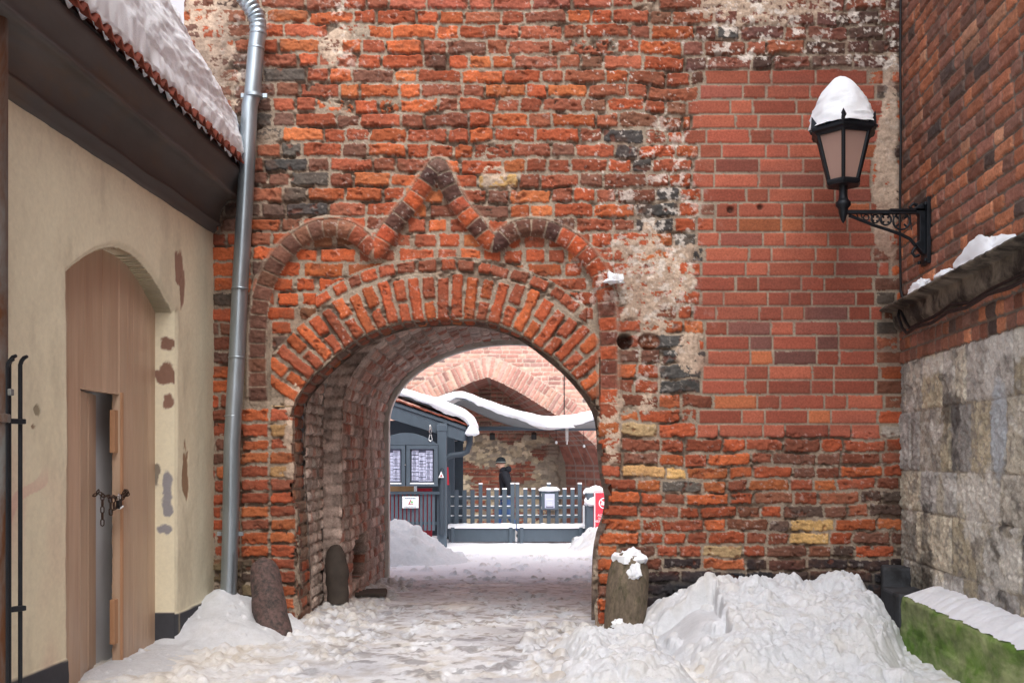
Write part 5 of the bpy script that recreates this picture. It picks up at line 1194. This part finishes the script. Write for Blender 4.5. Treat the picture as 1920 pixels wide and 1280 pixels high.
# roof snow of the shed
def snow_slab(name, top, bot, y0, y1, label, seed=0, ny=40, amp=0.03, parent=None):
    """snow layer between an upper and a lower outline (photo-plane points at depth y0), running back to y1"""
    tp = np.array(top, float); bt = np.array(bot, float); tp, _ = resample(tp, (np.hypot(*np.diff(tp, axis=0).T).sum()) / 60, 2); bt, _ = resample(bt, (np.hypot(*np.diff(bt, axis=0).T).sum()) / 60, 2)
    m = min(len(tp), len(bt)); V = []; rows = 0
    def pt(u, v, y): return Vector(((u - 960) * y0 / F, y, CAMZ + (HV - v) * y0 / F))
    for j in range(9):
        t = j / 8; rows += 1
        for i in range(m):
            q = bt[i] * (1 - t) + tp[i] * t; bul = math.sin(math.pi * min(1, t * .9)) * .05
            v_ = pt(q[0], q[1], y0 + 0.08 - bul * 1.4 + .12 * t ** 3); nz = mnoise.noise(v_ * 3 + Vector((seed, 0, 0))) * amp + mnoise.noise(v_ * 9) * amp * .6; V.append(v_ + Vector((0, -nz, nz * (.7 if j else 1.6))))
    for j in range(1, 8):
        t = j / 7; rows += 1
        for i in range(m):
            v_ = pt(tp[i][0], tp[i][1], y0 + .2 + (y1 - y0 - .2) * t); nz = mnoise.noise(v_ * 2 + Vector((seed, 0, 0))) * amp * 1.5; V.append(v_ + Vector((0, 0, nz)))
    rows += 1
    for i in range(m): V.append(pt(bt[i][0], bt[i][1], y1))
    rows += 1
    for i in range(m): V.append(pt(bt[i][0], bt[i][1], y0 + .08))
    Q = [(k * m + i, k * m + i + 1, (k + 1) * m + i + 1, (k + 1) * m + i) for k in range(rows - 1) for i in range(m - 1)]
    o = mesh_np(name, np.array([tuple(v) for v in V]), Q, M['snow'], parent); return tag(o, label, "snow") if label else o
snow_slab("roof_snow", [(640, 684), (740, 722), (765, 730), (800, 739), (840, 751), (868, 763), (882, 775), (888, 789), (885, 800)], [(640, 702), (740, 738), (765, 748), (800, 760), (840, 774), (860, 783), (872, 792), (880, 800), (884, 803)], SY - .15, SY + 2.9, "thick rounded snow on the tiled shed roof behind the passage", 3)
snow_blob("snow_clump", P(885, 812, SY - .1), (0.12, 0.2, 0.13), "round snow clump on the end of the shed gutter", .3, seed=31)
# slat panel, its sign
sl = thing("slat_panel", "vertical dark grey slat panel with top rail under the menu board", "fence", (pxx(765, SY - .1), SY - .1, -.4))
for k in range(15):
    u = 700 + 7.7 * k + 5; 
    q = MB(); q.box((pxx(u, SY - .1), SY - .1, pz(958, SY)), (.052, .03, .68)); q.build("slat", M['greypaint'], sl)
q = MB(); q.box((pxx(762, SY - .1), SY - .13, pz(923, SY)), (1.26, .05, .05)); q.build("rail", M['greypaint'], sl)
q = MB(); q.box((pxx(762, SY - .1), SY - .03, pz(980, SY)), (1.26, .05, .05)); q.build("rail", M['greypaint'], sl)
q = MB(); q.box((pxx(750, SY + .6), SY + .6, pz(960, SY + .6)), (1.2, .05, .9)); tag(q.build("red_backing_board", M['darkred']), "dark red board partly seen behind the grey slats", "board")
q = MB(); q.box((pxx(748, SY + .5), SY + .5, pz(914, SY + .5)), (.62, .04, .22)); tag(q.build("wooden_board", M['tanwood']), "tan wooden board seen beneath the menu board", "board")
q = MB(); q.box((pxx(779, SY + .45), SY + .45, pz(914, SY + .5)), (.05, .04, .24)); tag(q.build("wood_strip", M['white']), "narrow pale upright strip beneath the menu board", "board")
def text_obj(name, body, loc, size, mat, parent=None, align='CENTER', depth=0.002, squash=1.0):
    cu = bpy.data.curves.new(name, 'FONT'); cu.body = body; cu.size = size; cu.align_x = align; cu.align_y = 'CENTER'; cu.extrude = depth; cu.space_line = 0.85
    t = bpy.data.objects.new(name, cu); COL.objects.link(t); bpy.context.view_layer.update()
    me = bpy.data.meshes.new_from_object(t.evaluated_get(bpy.context.evaluated_depsgraph_get())); bpy.data.objects.remove(t)
    me.name = name; me.materials.clear(); me.materials.append(mat); me.transform(Matrix.Translation(Vector(loc)) @ Matrix.Rotation(math.radians(90), 4, 'X') @ Matrix.Scale(squash, 4, (1, 0, 0)))
    if parent is not None:
        o_ = Vector((0, 0, 0)); pp_ = parent
        while pp_ is not None: o_ += pp_.location; pp_ = pp_.parent
        me.transform(Matrix.Translation(-o_))
    o = bpy.data.objects.new(name, me); link(o, parent); return o
ys_ = SY - .17
ws = thing("white_sign", "small white sign with red and green triangle mark on the slat panel", "sign", (pxx(770, ys_), ys_, pz(941, ys_)))
q = MB(); q.box((pxx(769.6, ys_), ys_, pz(941, ys_)), (.29, .012, .208)); q.build("board", M['white'], ws, bevel=.002)
text_obj("lettering", "MONTE STUDIO", (pxx(769.6, ys_), ys_ - .01, pz(933.7, ys_)), .032, M['blueprint'], ws, squash=.85)
q = MB(); yy = ys_ - .012
q.prism([sp_(765.3, 945, yy), sp_(770, 936.3, yy), sp_(771, 937.5, yy), sp_(767.6, 944, yy), sp_(775, 944, yy), sp_(775, 945.2, yy)], (0, .004, 0)); q.build("red_mark", M['redprint'], ws)
q = MB(); q.prism([sp_(769.8, 942.4, yy), sp_(775, 942.4, yy), sp_(772.2, 937.8, yy)], (0, .004, 0)); q.build("green_mark", M['green'], ws)
q = MB(); q.box((pxx(769.7, yy), yy, pz(949.5, yy)), (.22, .003, .008)); q.build("small_print", M['ink'], ws)
# menu board hanging on two chains
yb = SY - .22
mb_ = thing("menu_board", "hanging dark grey double menu cabinet with arched top and printed sheets", "menu board", (pxx(764, yb), yb, pz(908, yb)))
def mbp(u, v, dy=0): return P(u, v, yb) + Vector((0, dy, 0))
archt = [(702, 834)] + [(702 + (821 - 702) * t, 834 - 23 * math.sin(math.pi * t) ** .8) for t in np.linspace(.02, .98, 24)] + [(821, 834)]
q = MB(); q.prism([mbp(u, v, -.02) for u, v in archt], (0, .09, 0)); q.build("arched_head", M['greypaint'], mb_, bevel=.004)
q = MB(); q.prism([mbp(u, v, .03) for u, v in ((700, 834), (821.5, 834), (821.5, 911), (700, 911))], (0, .08, 0)); q.build("cabinet_back", M['darkgrey'], mb_)
for (u0, u1) in ((700.5, 760), (762, 821)):
    q = MB(); ti, bi, si_ = 7, 7, 7
    for (a, b_, c, d) in ((u0, 834.5, u1, 834.5 + ti), (u0, 911 - bi + 2, u1, 911), (u0, 834.5 + ti, u0 + si_, 911 - bi + 2), (u1 - si_, 834.5 + ti, u1, 911 - bi + 2)):
        q.prism([mbp(a, b_, -.03), mbp(c, b_, -.03), mbp(c, d, -.03), mbp(a, d, -.03)], (0, .06, 0))
    dr = q.build("cabinet_door", M['greypaint'], mb_, bevel=.003)
    def mp2(q, name, mat): 
        o = q.build(name, mat, mb_); o.parent = dr; return o
    a0, a1 = u0 + 9, u1 - 9
    q = MB(); q.prism([mbp(a0, 841, .02), mbp(a1, 841, .02), mbp(a1, 904, .02), mbp(a0, 904, .02)], (0, .006, 0)); mp2(q, "sheet", M['ink'])
    q = MB(); cw = (a1 - a0 - 3) / 3
    for cI in range(3):
        v_ = 844.0 + (4 if cI == 1 else 0); x0_ = a0 + 1 + cI * (cw + .5)
        while v_ < 900:
            hgt = rnd.uniform(4, 9); hgt = min(hgt, 901.5 - v_)
            if hgt > 1: q.prism([mbp(x0_, v_, .014), mbp(x0_ + cw, v_, .014), mbp(x0_ + cw, v_ + hgt, .014), mbp(x0_, v_ + hgt, .014)], (0, .004, 0))
            v_ += hgt + rnd.choice([1.0, 1.6, .7])
    mp2(q, "menu_text_block", M['paper'])["kind"] = "stuff"
    q = MB(); v_ = 846.0
    while v_ < 900:
        for cI in range(3):
            x0_ = a0 + 1.6 + cI * (cw + .5)
            if rnd.random() < .8: q.box(mbp(x0_ + cw * .35, v_, .010), (cw * rnd.uniform(.3, .62) * yb / F, .002, .0042))
            if rnd.random() < .5: q.box(mbp(x0_ + cw * .86, v_, .010), (cw * .1 * yb / F, .002, .0042))
        v_ += 1.55
    mp2(q, "menu_print", M['ink'])["kind"] = "stuff"
    q = MB(); q.prism([mbp(a0 - 2, 904.5, -.034), mbp(a1 + 2, 904.5, -.034), mbp(a1 + 2, 906.8, -.034), mbp(a0 - 2, 906.8, -.034)], (0, .02, 0)); mp2(q, "white_strip", M['white'])
q = MB(); q.lathe(mbp(760, 871, -.04), [(.001, -.012), (.012, -.006), (.012, .006), (.001, .012)], 10); q.build("cabinet_lock", M['steel'], mb_)
for (u, v0, v1, nm) in ((807.5, 798, 826, "short steel hanging chain with hook at the menu board's right end"), (719, 780, 824, "long steel hanging chain at the menu board's left end")):
    q = MB(); n_ = max(1, int((v1 - 12 - v0) / 6)); 
    for k in range(n_): c = mbp(u, v0 + 3 + k * 6, -.04); q.tube(link_pts(c, (0, 0, 1), (1, 0, 0) if k % 2 else (.5, 1, 0), .045, .02, 12), .007, 6, closed=True)
    c = mbp(u, v1 - 6, -.04); q.tube([c + Vector((.012, 0, .055)), c + Vector((.032, 0, -.04)), c + Vector((0, 0, -.065)), c + Vector((-.032, 0, -.04)), c + Vector((-.012, 0, .055))], .009, 6, closed=True)
    tag(q.build("hanging_chain", M['steel'], smooth=True), nm, "chain")
# ------------------------------------------------------------------ picket gate
FY = 20.0
def fence(us, label, rails, us_rail):
    t = thing("picket_fence", label, "fence", (pxx((us_rail[0] + us_rail[1]) / 2, FY), FY, gz0(FY)), "grey picket fence sections in the courtyard")
    for (u, w_, vt, sn) in us:
        q = MB(); z1, z0_ = pz(vt, FY), pz(984, FY); q.box((pxx(u, FY), FY, (z0_ + z1) / 2), (w_ / 93.35, .03, z1 - z0_)); pk_ = q.build("picket", M['greypaint'], t, bevel=.003)
        if sn:
            q = MB(); q.box((pxx(u, FY), FY, z1 + .012), ((w_ + .6) / 93.35, .05, .03)); o = q.build("snow_tip", M['snow'], t, bevel=.008); o.parent = pk_
    for v in rails:
        q = MB(); q.box((pxx((us_rail[0] + us_rail[1]) / 2, FY), FY + .05, pz(v + 1.5, FY)), ((us_rail[1] - us_rail[0]) / 93.35, .06, .05)); r_ = q.build("rail", M['greypaint'], t)
        q = MB(); q.box((pxx((us_rail[0] + us_rail[1]) / 2, FY), FY + .05, pz(v - 1.6, FY)), ((us_rail[1] - us_rail[0] - 2) / 93.35, .055, .022)); o = q.build("rail_snow", M['snow'], t, bevel=.006); o.parent = r_
    return t
fence([(841.5, 7, 909, 0), (856, 8, 918, 0), (871, 8, 918, 0), (886, 8, 918, 0), (901, 7, 907.5, 1), (916, 8, 917.5, 1), (931, 8, 917.5, 1), (946, 8.5, 917, 1), (961, 7.5, 907, 1)], "left grey picket fence section with its snow-tipped boards beside the shed post", (932, 950, 968), (838, 965))
fence([(970, 7, 907, 1), (985, 7.5, 917, 1), (1000, 7.5, 917, 1), (1014.5, 7, 920, 0), (1029, 7, 907, 1), (1044, 7, 920, 0), (1058.5, 7.5, 917, 1), (1073.5, 7.5, 917, 1), (1087, 7.5, 907, 1)], "right grey picket fence section behind the small notice box", (931, 949, 967), (967, 1091))
for (u0, u1, lab) in ((842, 966, "left long dark planter trough below the picket fence, edged with snow"), (970, 1096, "right long dark planter trough below the picket fence, edged with snow")):
    t = thing("planter_trough", lab, "planter", (pxx((u0 + u1) / 2, FY - .3), FY - .3, gz0(FY)), "long troughs in front of the picket fence")
    Yt = FY - .3; uc = (u0 + u1) / 2; wd = (u1 - u0) * Yt / F
    q = MB(); q.box((pxx(uc, Yt), Yt, (pz(987, Yt) + pz(1014, Yt)) / 2), (wd, .34, pz(987, Yt) - pz(1014, Yt))); q.build("box", M['greypaint'], t, bevel=.01)
    for u in (u0 + 8, u1 - 8):
        q = MB(); q.box((pxx(u, Yt), Yt - .19, pz(1003, Yt)), (.07, .04, .34)); q.build("leg", M['greypaint'], t, bevel=.005)
    q = MB(); n_ = 30; vs = []
    for i in range(n_ + 1):
        x_ = pxx(u0 - 1 + (u1 - u0 + 2) * i / n_, Yt); h_ = .06 + .03 * mnoise.noise(Vector((x_ * 3, 0, 1))) + .02 * mnoise.noise(Vector((x_ * 9, 0, 1)))
        for (dy, dz) in ((-.2, -.02), (-.2, h_ * .6), (-.12, h_), (.1, h_), (.2, 0)): vs.append((x_, Yt + dy, pz(987, Yt) + dz))
    fs = [(i * 5 + j, i * 5 + j + 1, (i + 1) * 5 + j + 1, (i + 1) * 5 + j) for i in range(n_) for j in range(4)] + [(0, 1, 2, 3, 4), tuple(n_ * 5 + j for j in range(5))[::-1]]
    q.add(vs, fs); q.build("snow_filling", M['snow'], t, smooth=True)
# notice box
Yn = FY - .08
nb_ = thing("notice_box", "small grey notice case with glazed paper mounted on the picket fence", "notice box", (pxx(1030.5, Yn), Yn, pz(955, Yn)))
q = MB(); q.box((pxx(1030.5, Yn), Yn, pz(937.5, Yn)), (.34, .09, .38)); q.build("case", M['greypaint'], nb_, bevel=.006)
q = MB(); q.box((pxx(1030.5, Yn), Yn - .052, pz(938.5, Yn)), (.195, .006, .285)); pp1 = q.build("paper", M['paper'], nb_)
q = MB()
for i, (v, w_) in enumerate(((935, .14), (941.5, .09), (945, .1), (948, .12))): q.box((pxx(1030.5, Yn), Yn - .057, pz(v, Yn)), (w_, .003, .010 if i == 0 else .005))
q.build("print", M['white'], nb_)
q = MB(); q.box((pxx(1030.5, Yn), Yn - .0565, pz(949.5, Yn)), (.15, .002, .03)); q.build("picture", M['ink'], nb_)
for v in (928, 951): q = MB(); q.box((pxx(1015, Yn), Yn - .05, pz(v, Yn)), (.012, .02, .05)); q.build("hinge", M['steel'], nb_)
q = MB(); q.lathe((pxx(1045.7, Yn), Yn - .05, pz(938.3, Yn)), [(.001, -.01), (.01, 0), (.001, .01)], 8); q.build("knob", M['steel'], nb_)
snow_blob("snow_strip", P(1030, 919, Yn), (.22, .09, .07), "snow strip lying on top of the small notice box", .25, seed=51)
# bin enclosure, snow, red sign
Yb_ = 19.0
q = MB(); q.box((pxx(1125, Yb_), Yb_ + .3, pz(985, Yb_) + .2), (.50, .5, .82)); tag(q.build("wooden_bin", M['greypaint'], bevel=.01), "dark grey wooden bin half hidden behind the red sign", "bin")
snow_blob("snow_cushion", P(1118, 944, Yb_ + .2), (.24, .26, .17), "lower snow cushion on the wooden bin beside the red sign", .3, seed=61)
q = MB(); q.box((pxx(1126, Yb_ + .7), Yb_ + .7, pz(927, Yb_)), (.42, .2, .05)); tag(q.build("shelf_board", M['greypaint'], bevel=.01), "dark board carrying snow above the wooden bin", "board")
snow_blob("snow_cushion", P(1121, 925, Yb_ + .7), (.26, .2, .15), "upper snow cushion on the dark board by the red sign", .3, seed=66)
q = MB(); q.box((pxx(1094.5, FY - .3), FY - .3, pz(965, FY)), (.035, .05, .42)); tag(q.build("white_post", M['white']), "thin white upright post between fence and bin", "post")
Yr = 18.3
rs = thing("red_sign", "red no parking sign with white lettering and a crossed circle", "sign", (pxx(1138, Yr), Yr, pz(1000, Yr)))
q = MB(); q.box((pxx(1137.5, Yr), Yr, pz(959, Yr)), (.47, .02, .76)); q.build("board", M['red'], rs, bevel=.002)
q = MB()
for (u0, v0, u1, v1) in ((1114.5, 922, 1116, 996), (1159, 922, 1160.5, 996), (1116, 922, 1159, 923.3), (1116, 994.7, 1159, 996)): q.prism([P(u0, v0, Yr - .012), P(u1, v0, Yr - .012), P(u1, v1, Yr - .012), P(u0, v1, Yr - .012)], (0, .004, 0))
q.build("border", M['white'], rs)
q = MB(); c = P(1133, 943, Yr - .014); rr3 = 9.5 * Yr / F
q.tube([c + Vector((rr3 * math.cos(t), 0, rr3 * math.sin(t))) for t in np.linspace(0, 2 * math.pi, 28, endpoint=False)], .010, 6, closed=True, ref=(0, 1, 0)); q.tube([c + Vector((-rr3 * .7, 0, rr3 * .7)), c + Vector((rr3 * .7, 0, -rr3 * .7))], .009, 6)
q.box(c + Vector((0, 0, .012)), (.10, .006, .035)); q.box(c + Vector((0, 0, -.018)), (.13, .006, .03)); q.build("no_parking_mark", M['white'], rs)
for body, v in (("AUTO PIE", 965.6), ("V\u0100RTIEM", 971.6), ("NENOVIETOT", 976.6)): text_obj("lettering", body, (pxx(1134, Yr), Yr - .015, pz(v, Yr)), .062, M['white'], rs)
# red strip sign and dark posts beside the shed
q = MB(); q.box((pxx(839.5, 19), 19, pz(892, 19)), (.04, .02, .34), ry=-.04); tag(q.build("strip_sign", M['red']), "narrow upright red strip sign beside the shed post", "sign")
q = MB(); q.box((pxx(846, 20.8), 20.8, pz(960, 20.8)), (.08, .4, 1.2)); tag(q.build("red_board", M['darkred'], bevel=.004), "dark red upright board standing behind the fence by the shed", "board")
for (u, lab) in ((839, "black post nearest the shed corner"), (857, "thicker black post between shed and niche")):
    q = MB(); q.box((pxx(u, 21), 21, .43), (.075, .075, 1.95)); q.box((pxx(u, 21), 21, 1.37), (.13, .13, .05)); tag(q.build("iron_post", M['blackplastic'], bevel=.004), lab, "post", "black posts beside the shed")
q = MB(); q.box((pxx(850, 21), 21, pz(829, 21)), (.42, .5, .04)); tag(q.build("post_shelf", M['darkgrey'], bevel=.004), "small dark roof plate on the two black posts", "canopy")
snow_blob("snow_sheet", P(850, 827, 21), (.22, .25, .045), "thin snow sheet on the plate above the black posts", .15, seed=71)
# ------------------------------------------------------------------ snow-laden canopies
CY = 20.8
def canopy(name, label, topo, boto, under, snowlabel, seed):
    t = thing(name, label, "canopy", (pxx(topo[0][0], CY), CY, 1.5), "grey fabric canopies sagging under snow")
    q = MB(); n_ = 40; bt, _ = resample(boto, 3, 2); ud, _ = resample(under, 3, 2); n_ = 36
    bt = np.array([[np.interp(s, np.linspace(0, 1, len(bt)), bt[:, k]) for k in (0, 1)] for s in np.linspace(0, 1, n_)]); ud = np.array([[np.interp(s, np.linspace(0, 1, len(ud)), ud[:, k]) for k in (0, 1)] for s in np.linspace(0, 1, n_)])
    vs = []
    for j in range(6):
        tt = j / 5
        for i in range(n_):
            p0 = P(bt[i][0], bt[i][1], CY); p1 = P(ud[i][0], ud[i][1], CY + 1.6); vs.append(p0.lerp(p1, tt) + Vector((0, 0, .03 * math.sin(math.pi * tt))))
    q.add(vs, [(j * n_ + i, j * n_ + i + 1, (j + 1) * n_ + i + 1, (j + 1) * n_ + i) for j in range(5) for i in range(n_ - 1)]); o = q.build("fabric", M['fabric'], t, smooth=True); sm_ = o.modifiers.new("thick", 'SOLIDIFY'); sm_.thickness = .008
    snow_slab("canopy_snow", topo, boto, CY - .1, CY + 1.5, snowlabel, seed, amp=.025)
    return t
c1 = canopy("fabric_canopy", "grey fabric canopy with a raised left peak, bowed under snow", [(800, 748), (822, 742), (848, 733), (868, 732), (885, 738), (920, 751), (960, 765), (1000, 775), (1030, 779), (1062, 777)], [(800, 762), (824, 759), (846, 748), (862, 746), (885, 754), (920, 767), (960, 782), (1000, 795), (1030, 803), (1062, 799)],
       [(800, 795), (830, 768), (855, 756), (880, 766), (910, 781), (950, 796), (990, 803), (1030, 804), (1062, 803)], "curving snow load on the canopy with the raised left peak", 5)
c2 = canopy("fabric_canopy", "grey fabric canopy rising to the right beside the gate jamb, bowed under snow", [(1062, 777), (1090, 773), (1115, 767), (1140, 758), (1180, 745)], [(1062, 799), (1090, 794), (1115, 787), (1140, 780), (1180, 768)], [(1062, 803), (1090, 803), (1115, 802), (1140, 802), (1180, 802)], "snow load on the canopy rising to the right", 9)
q = MB(); q.tube([P(890, 803, CY + 1.7), P(1200, 803, CY + 1.7)], .05, 10); q.build("beam", M['greypaint'], c1, smooth=True)
q = MB(); q.box(P(1063, 812, CY + .1), (.06, .06, .32)); q.tube([P(1063, 806, CY + .1), P(1063, 833, CY + .1)], .018, 8); q.build("bracket", M['steel'], c2)
snow_blob("snow_tip", P(1050, 800, CY - .1), (.3, .12, .08), "drooping snow tip where the two canopies meet", .3, seed=81)
for (u, v, lab) in ((923, 818, "left small black floodlight in the niche"), (1001, 817, "right small black floodlight in the niche")):
    t = thing("floodlight", lab, "floodlight", P(u, v, 24.6), "black floodlights on the niche wall")
    q = MB(); c = P(u, v, 24.6); q.box(c, (.13, .14, .15), rx=.4); q.build("housing", M['blackplastic'], t, bevel=.02)
    q = MB(); q.box(c + Vector((0, .35, .08)), (.04, .6, .04)); q.build("arm", M['blackplastic'], t)
for (u, v, lab) in ((1043, 829, "left white bulb hanging near the canopy bracket"), (1095, 836, "right white bulb hanging near the gate jamb")):
    t = thing("hanging_bulb", lab, "bulb", P(u, v, 22), "white bulbs hanging under the canopies")
    c = P(u, v, 22); q = MB(); q.lathe(c, [(.004, -.035), (.026, -.02), (.03, 0), (.018, .025), (.012, .035)], 12); q.build("bulb_glass", M['white'], t, smooth=True)
    q = MB(); q.tube([c + Vector((0, 0, .035)), c + Vector((0, .2, .34))], .006, 6); q.build("wire", M['cable'], t)
q = MB(); q.tube([P(1058, 640, WY0 - .03), P(1058, 780, WY0 - .03)], .012, 6); tag(q.build("wall_cable", M['cable']), "thin dark cable running down the courtyard wall", "cable")
# ------------------------------------------------------------------ walking person
def skin_mesh(name, verts, edges, radii, mat, parent=None, sub=2, root=0):
    me = bpy.data.meshes.new(name); off_ = Vector(parent.location) if parent is not None else Vector((0, 0, 0))
    me.from_pydata([tuple(v) for v in verts], edges, []); me.update(); o = bpy.data.objects.new(name, me); link(o, parent)
    sk_ = o.modifiers.new("skin", 'SKIN'); sk_.use_smooth_shade = True
    lay = me.skin_vertices[0].data if len(me.skin_vertices) else None
    if lay is None:
        bpy.context.view_layer.objects.active = o; lay = me.skin_vertices[0].data
    for i, r in enumerate(radii): lay[i].radius = r if isinstance(r, tuple) else (r, r); lay[i].use_root = (i == root)
    s_ = o.modifiers.new("sub", 'SUBSURF'); s_.levels = sub; s_.render_levels = sub
    me.materials.append(mat); return o
PYP = 21.6; gpz = -0.52
# local coordinates: x forward is -x (walks left)
def L_(x, y, z): return Vector((-x, y, z))
pv = [L_(0, 0, .92), L_(.02, 0, 1.12), L_(.05, 0, 1.32), L_(.075, 0, 1.44), L_(.10, 0, 1.52), L_(.125, 0, 1.60), L_(.13, 0, 1.68),      # pelvis..head
      L_(.05, .17, 1.38), L_(-.02, .21, 1.13), L_(.10, .22, .93), L_(.13, .21, .86),                     # arm back side
      L_(.05, -.17, 1.38), L_(-.06, -.22, 1.13), L_(.02, -.22, .90), L_(.05, -.22, .83),                 # arm camera side
      L_(.01, .09, .88), L_(.16, .09, .50), L_(.20, .09, .10), L_(.30, .09, .05),                         # front leg
      L_(-.01, -.09, .88), L_(-.06, -.09, .48), L_(-.30, -.09, .12), L_(-.24, -.09, .05)]
pe = [(0, 1), (1, 2), (2, 3), (3, 4), (4, 5), (5, 6), (2, 7), (7, 8), (8, 9), (9, 10), (2, 11), (11, 12), (12, 13), (13, 14), (0, 15), (15, 16), (16, 17), (17, 18), (0, 19), (19, 20), (20, 21), (21, 22)]
# fingers: five short chains from each palm
def add_fingers(v, e, palm, sgn):
    for k in range(5):
        base = v[palm]; dx = (-.03 + .015 * k) if k < 4 else .035
        a = base + Vector((-dx, sgn * .004, -.035 if k < 4 else -.005)); b_ = a + Vector((-.012, 0, -.028 if k < 4 else -.025)); v.append(a); v.append(b_); e.append((palm, len(v) - 2)); e.append((len(v) - 2, len(v) - 1))
nbase = len(pv); add_fingers(pv, pe, 10, 1); add_fingers(pv, pe, 14, -1)
pr = [.10, .10, (.10, .10), .05, .048, (.085, .10), (.075, .09), .045, .04, .036, .034, .045, .04, .036, .034, .085, .062, .04, .035, .085, .062, .04, .035] + [.009, .008] * 10
per = thing("walking_person", "person in dark hooded jacket, knit cap and jeans walking left behind the fence", "person", (P(950, 900, PYP).x, PYP, gpz))
skin_mesh("body", pv, pe, pr, M['skin'], per)
# nose, ear and eye as details of the head
q = MB(); hp = Vector(per.location) + L_(.13, 0, 1.60)
q.add([hp + L_(.085, -.012, .02), hp + L_(.085, .012, .02), hp + L_(.118, 0, -.012), hp + L_(.086, -.016, -.022), hp + L_(.086, .016, -.022), hp + L_(.06, 0, 0)], [(0, 1, 2), (0, 2, 3), (1, 4, 2), (2, 4, 3), (0, 3, 5), (1, 5, 4), (0, 5, 1), (3, 4, 5)])
q.build("nose", M['skin'], per)
q = MB(); q.tube([hp + L_(.088, -.035, .028), hp + L_(.09, -.02, .028)], .006, 6); q.tube([hp + L_(.088, .035, .028), hp + L_(.09, .02, .028)], .006, 6); q.build("eyes", M['blackplastic'], per)
q = MB(); q.tube([hp + L_(.09, -.02, -.052), hp + L_(.092, .02, -.052)], .006, 6); q.build("mouth", M['redprint'], per)
jacket = skin_mesh("jacket", [L_(.0, 0, .84), L_(.0, 0, .97), L_(.02, 0, 1.15), L_(.04, 0, 1.32), L_(.06, 0, 1.42), L_(.075, 0, 1.47)], [(0, 1), (1, 2), (2, 3), (3, 4), (4, 5)], [(.15, .19), (.145, .18), (.15, .18), (.145, .19), (.12, .15), (.09, .10)], M['jacket'], per)
for sg in (1, -1):
    ea = (L_(-.02, .23, 1.13), L_(.09, .24, .96)) if sg > 0 else (L_(-.06, -.235, 1.13), L_(.015, -.235, .94))
    skin_mesh("sleeve", [L_(.05, .10 * sg, 1.40), L_(.045, .18 * sg, 1.36), ea[0], ea[1]], [(0, 1), (1, 2), (2, 3)], [.08, .085, .075, .062], M['jacket'], per)
hd = skin_mesh("hood", [L_(.0, 0, 1.44), L_(-.045, 0, 1.52), L_(-.03, 0, 1.57)], [(0, 1), (1, 2)], [.11, .085, .05], M['jacket'], per)
co = skin_mesh("collar", [L_(.06, 0, 1.43), L_(.10, 0, 1.50), L_(.14, 0, 1.52)], [(0, 1), (1, 2)], [.11, .095, .06], M['jacket'], per)
skin_mesh("jeans", [L_(0, 0, .92), L_(.01, .09, .86), L_(.16, .09, .50), L_(.20, .09, .13), L_(-.01, -.09, .86), L_(-.06, -.09, .48), L_(-.29, -.09, .15)], [(0, 1), (1, 2), (2, 3), (0, 4), (4, 5), (5, 6)], [.13, .10, .075, .06, .10, .075, .06], M['jeans'], per)
for (ax_, ay_, az_, dx2, dz2) in ((.20, .09, .08, .16, -.03), (-.29, -.09, .10, .08, -.06)):
    skin_mesh("boot", [L_(ax_ - .02, ay_, az_ + .08), L_(ax_ - .02, ay_, az_ - .01), L_(ax_ + dx2, ay_, az_ + dz2)], [(0, 1), (1, 2)], [.055, .055, .042], M['boot'], per)
q = MB(); cc_ = hp + L_(-.005, 0, .035)
q.lathe(cc_, [(.104, -.01), (.108, .01), (.106, .05), (.09, .09), (.06, .115), (.02, .128)], 20); cap = q.build("knit_cap", M['knit'], per, smooth=True)
q = MB(); q.lathe(cc_, [(.106, .012), (.1095, .014), (.1095, .026), (.106, .028)], 20); st_ = q.build("cap_stripe", M['lightknit'], per, smooth=True)
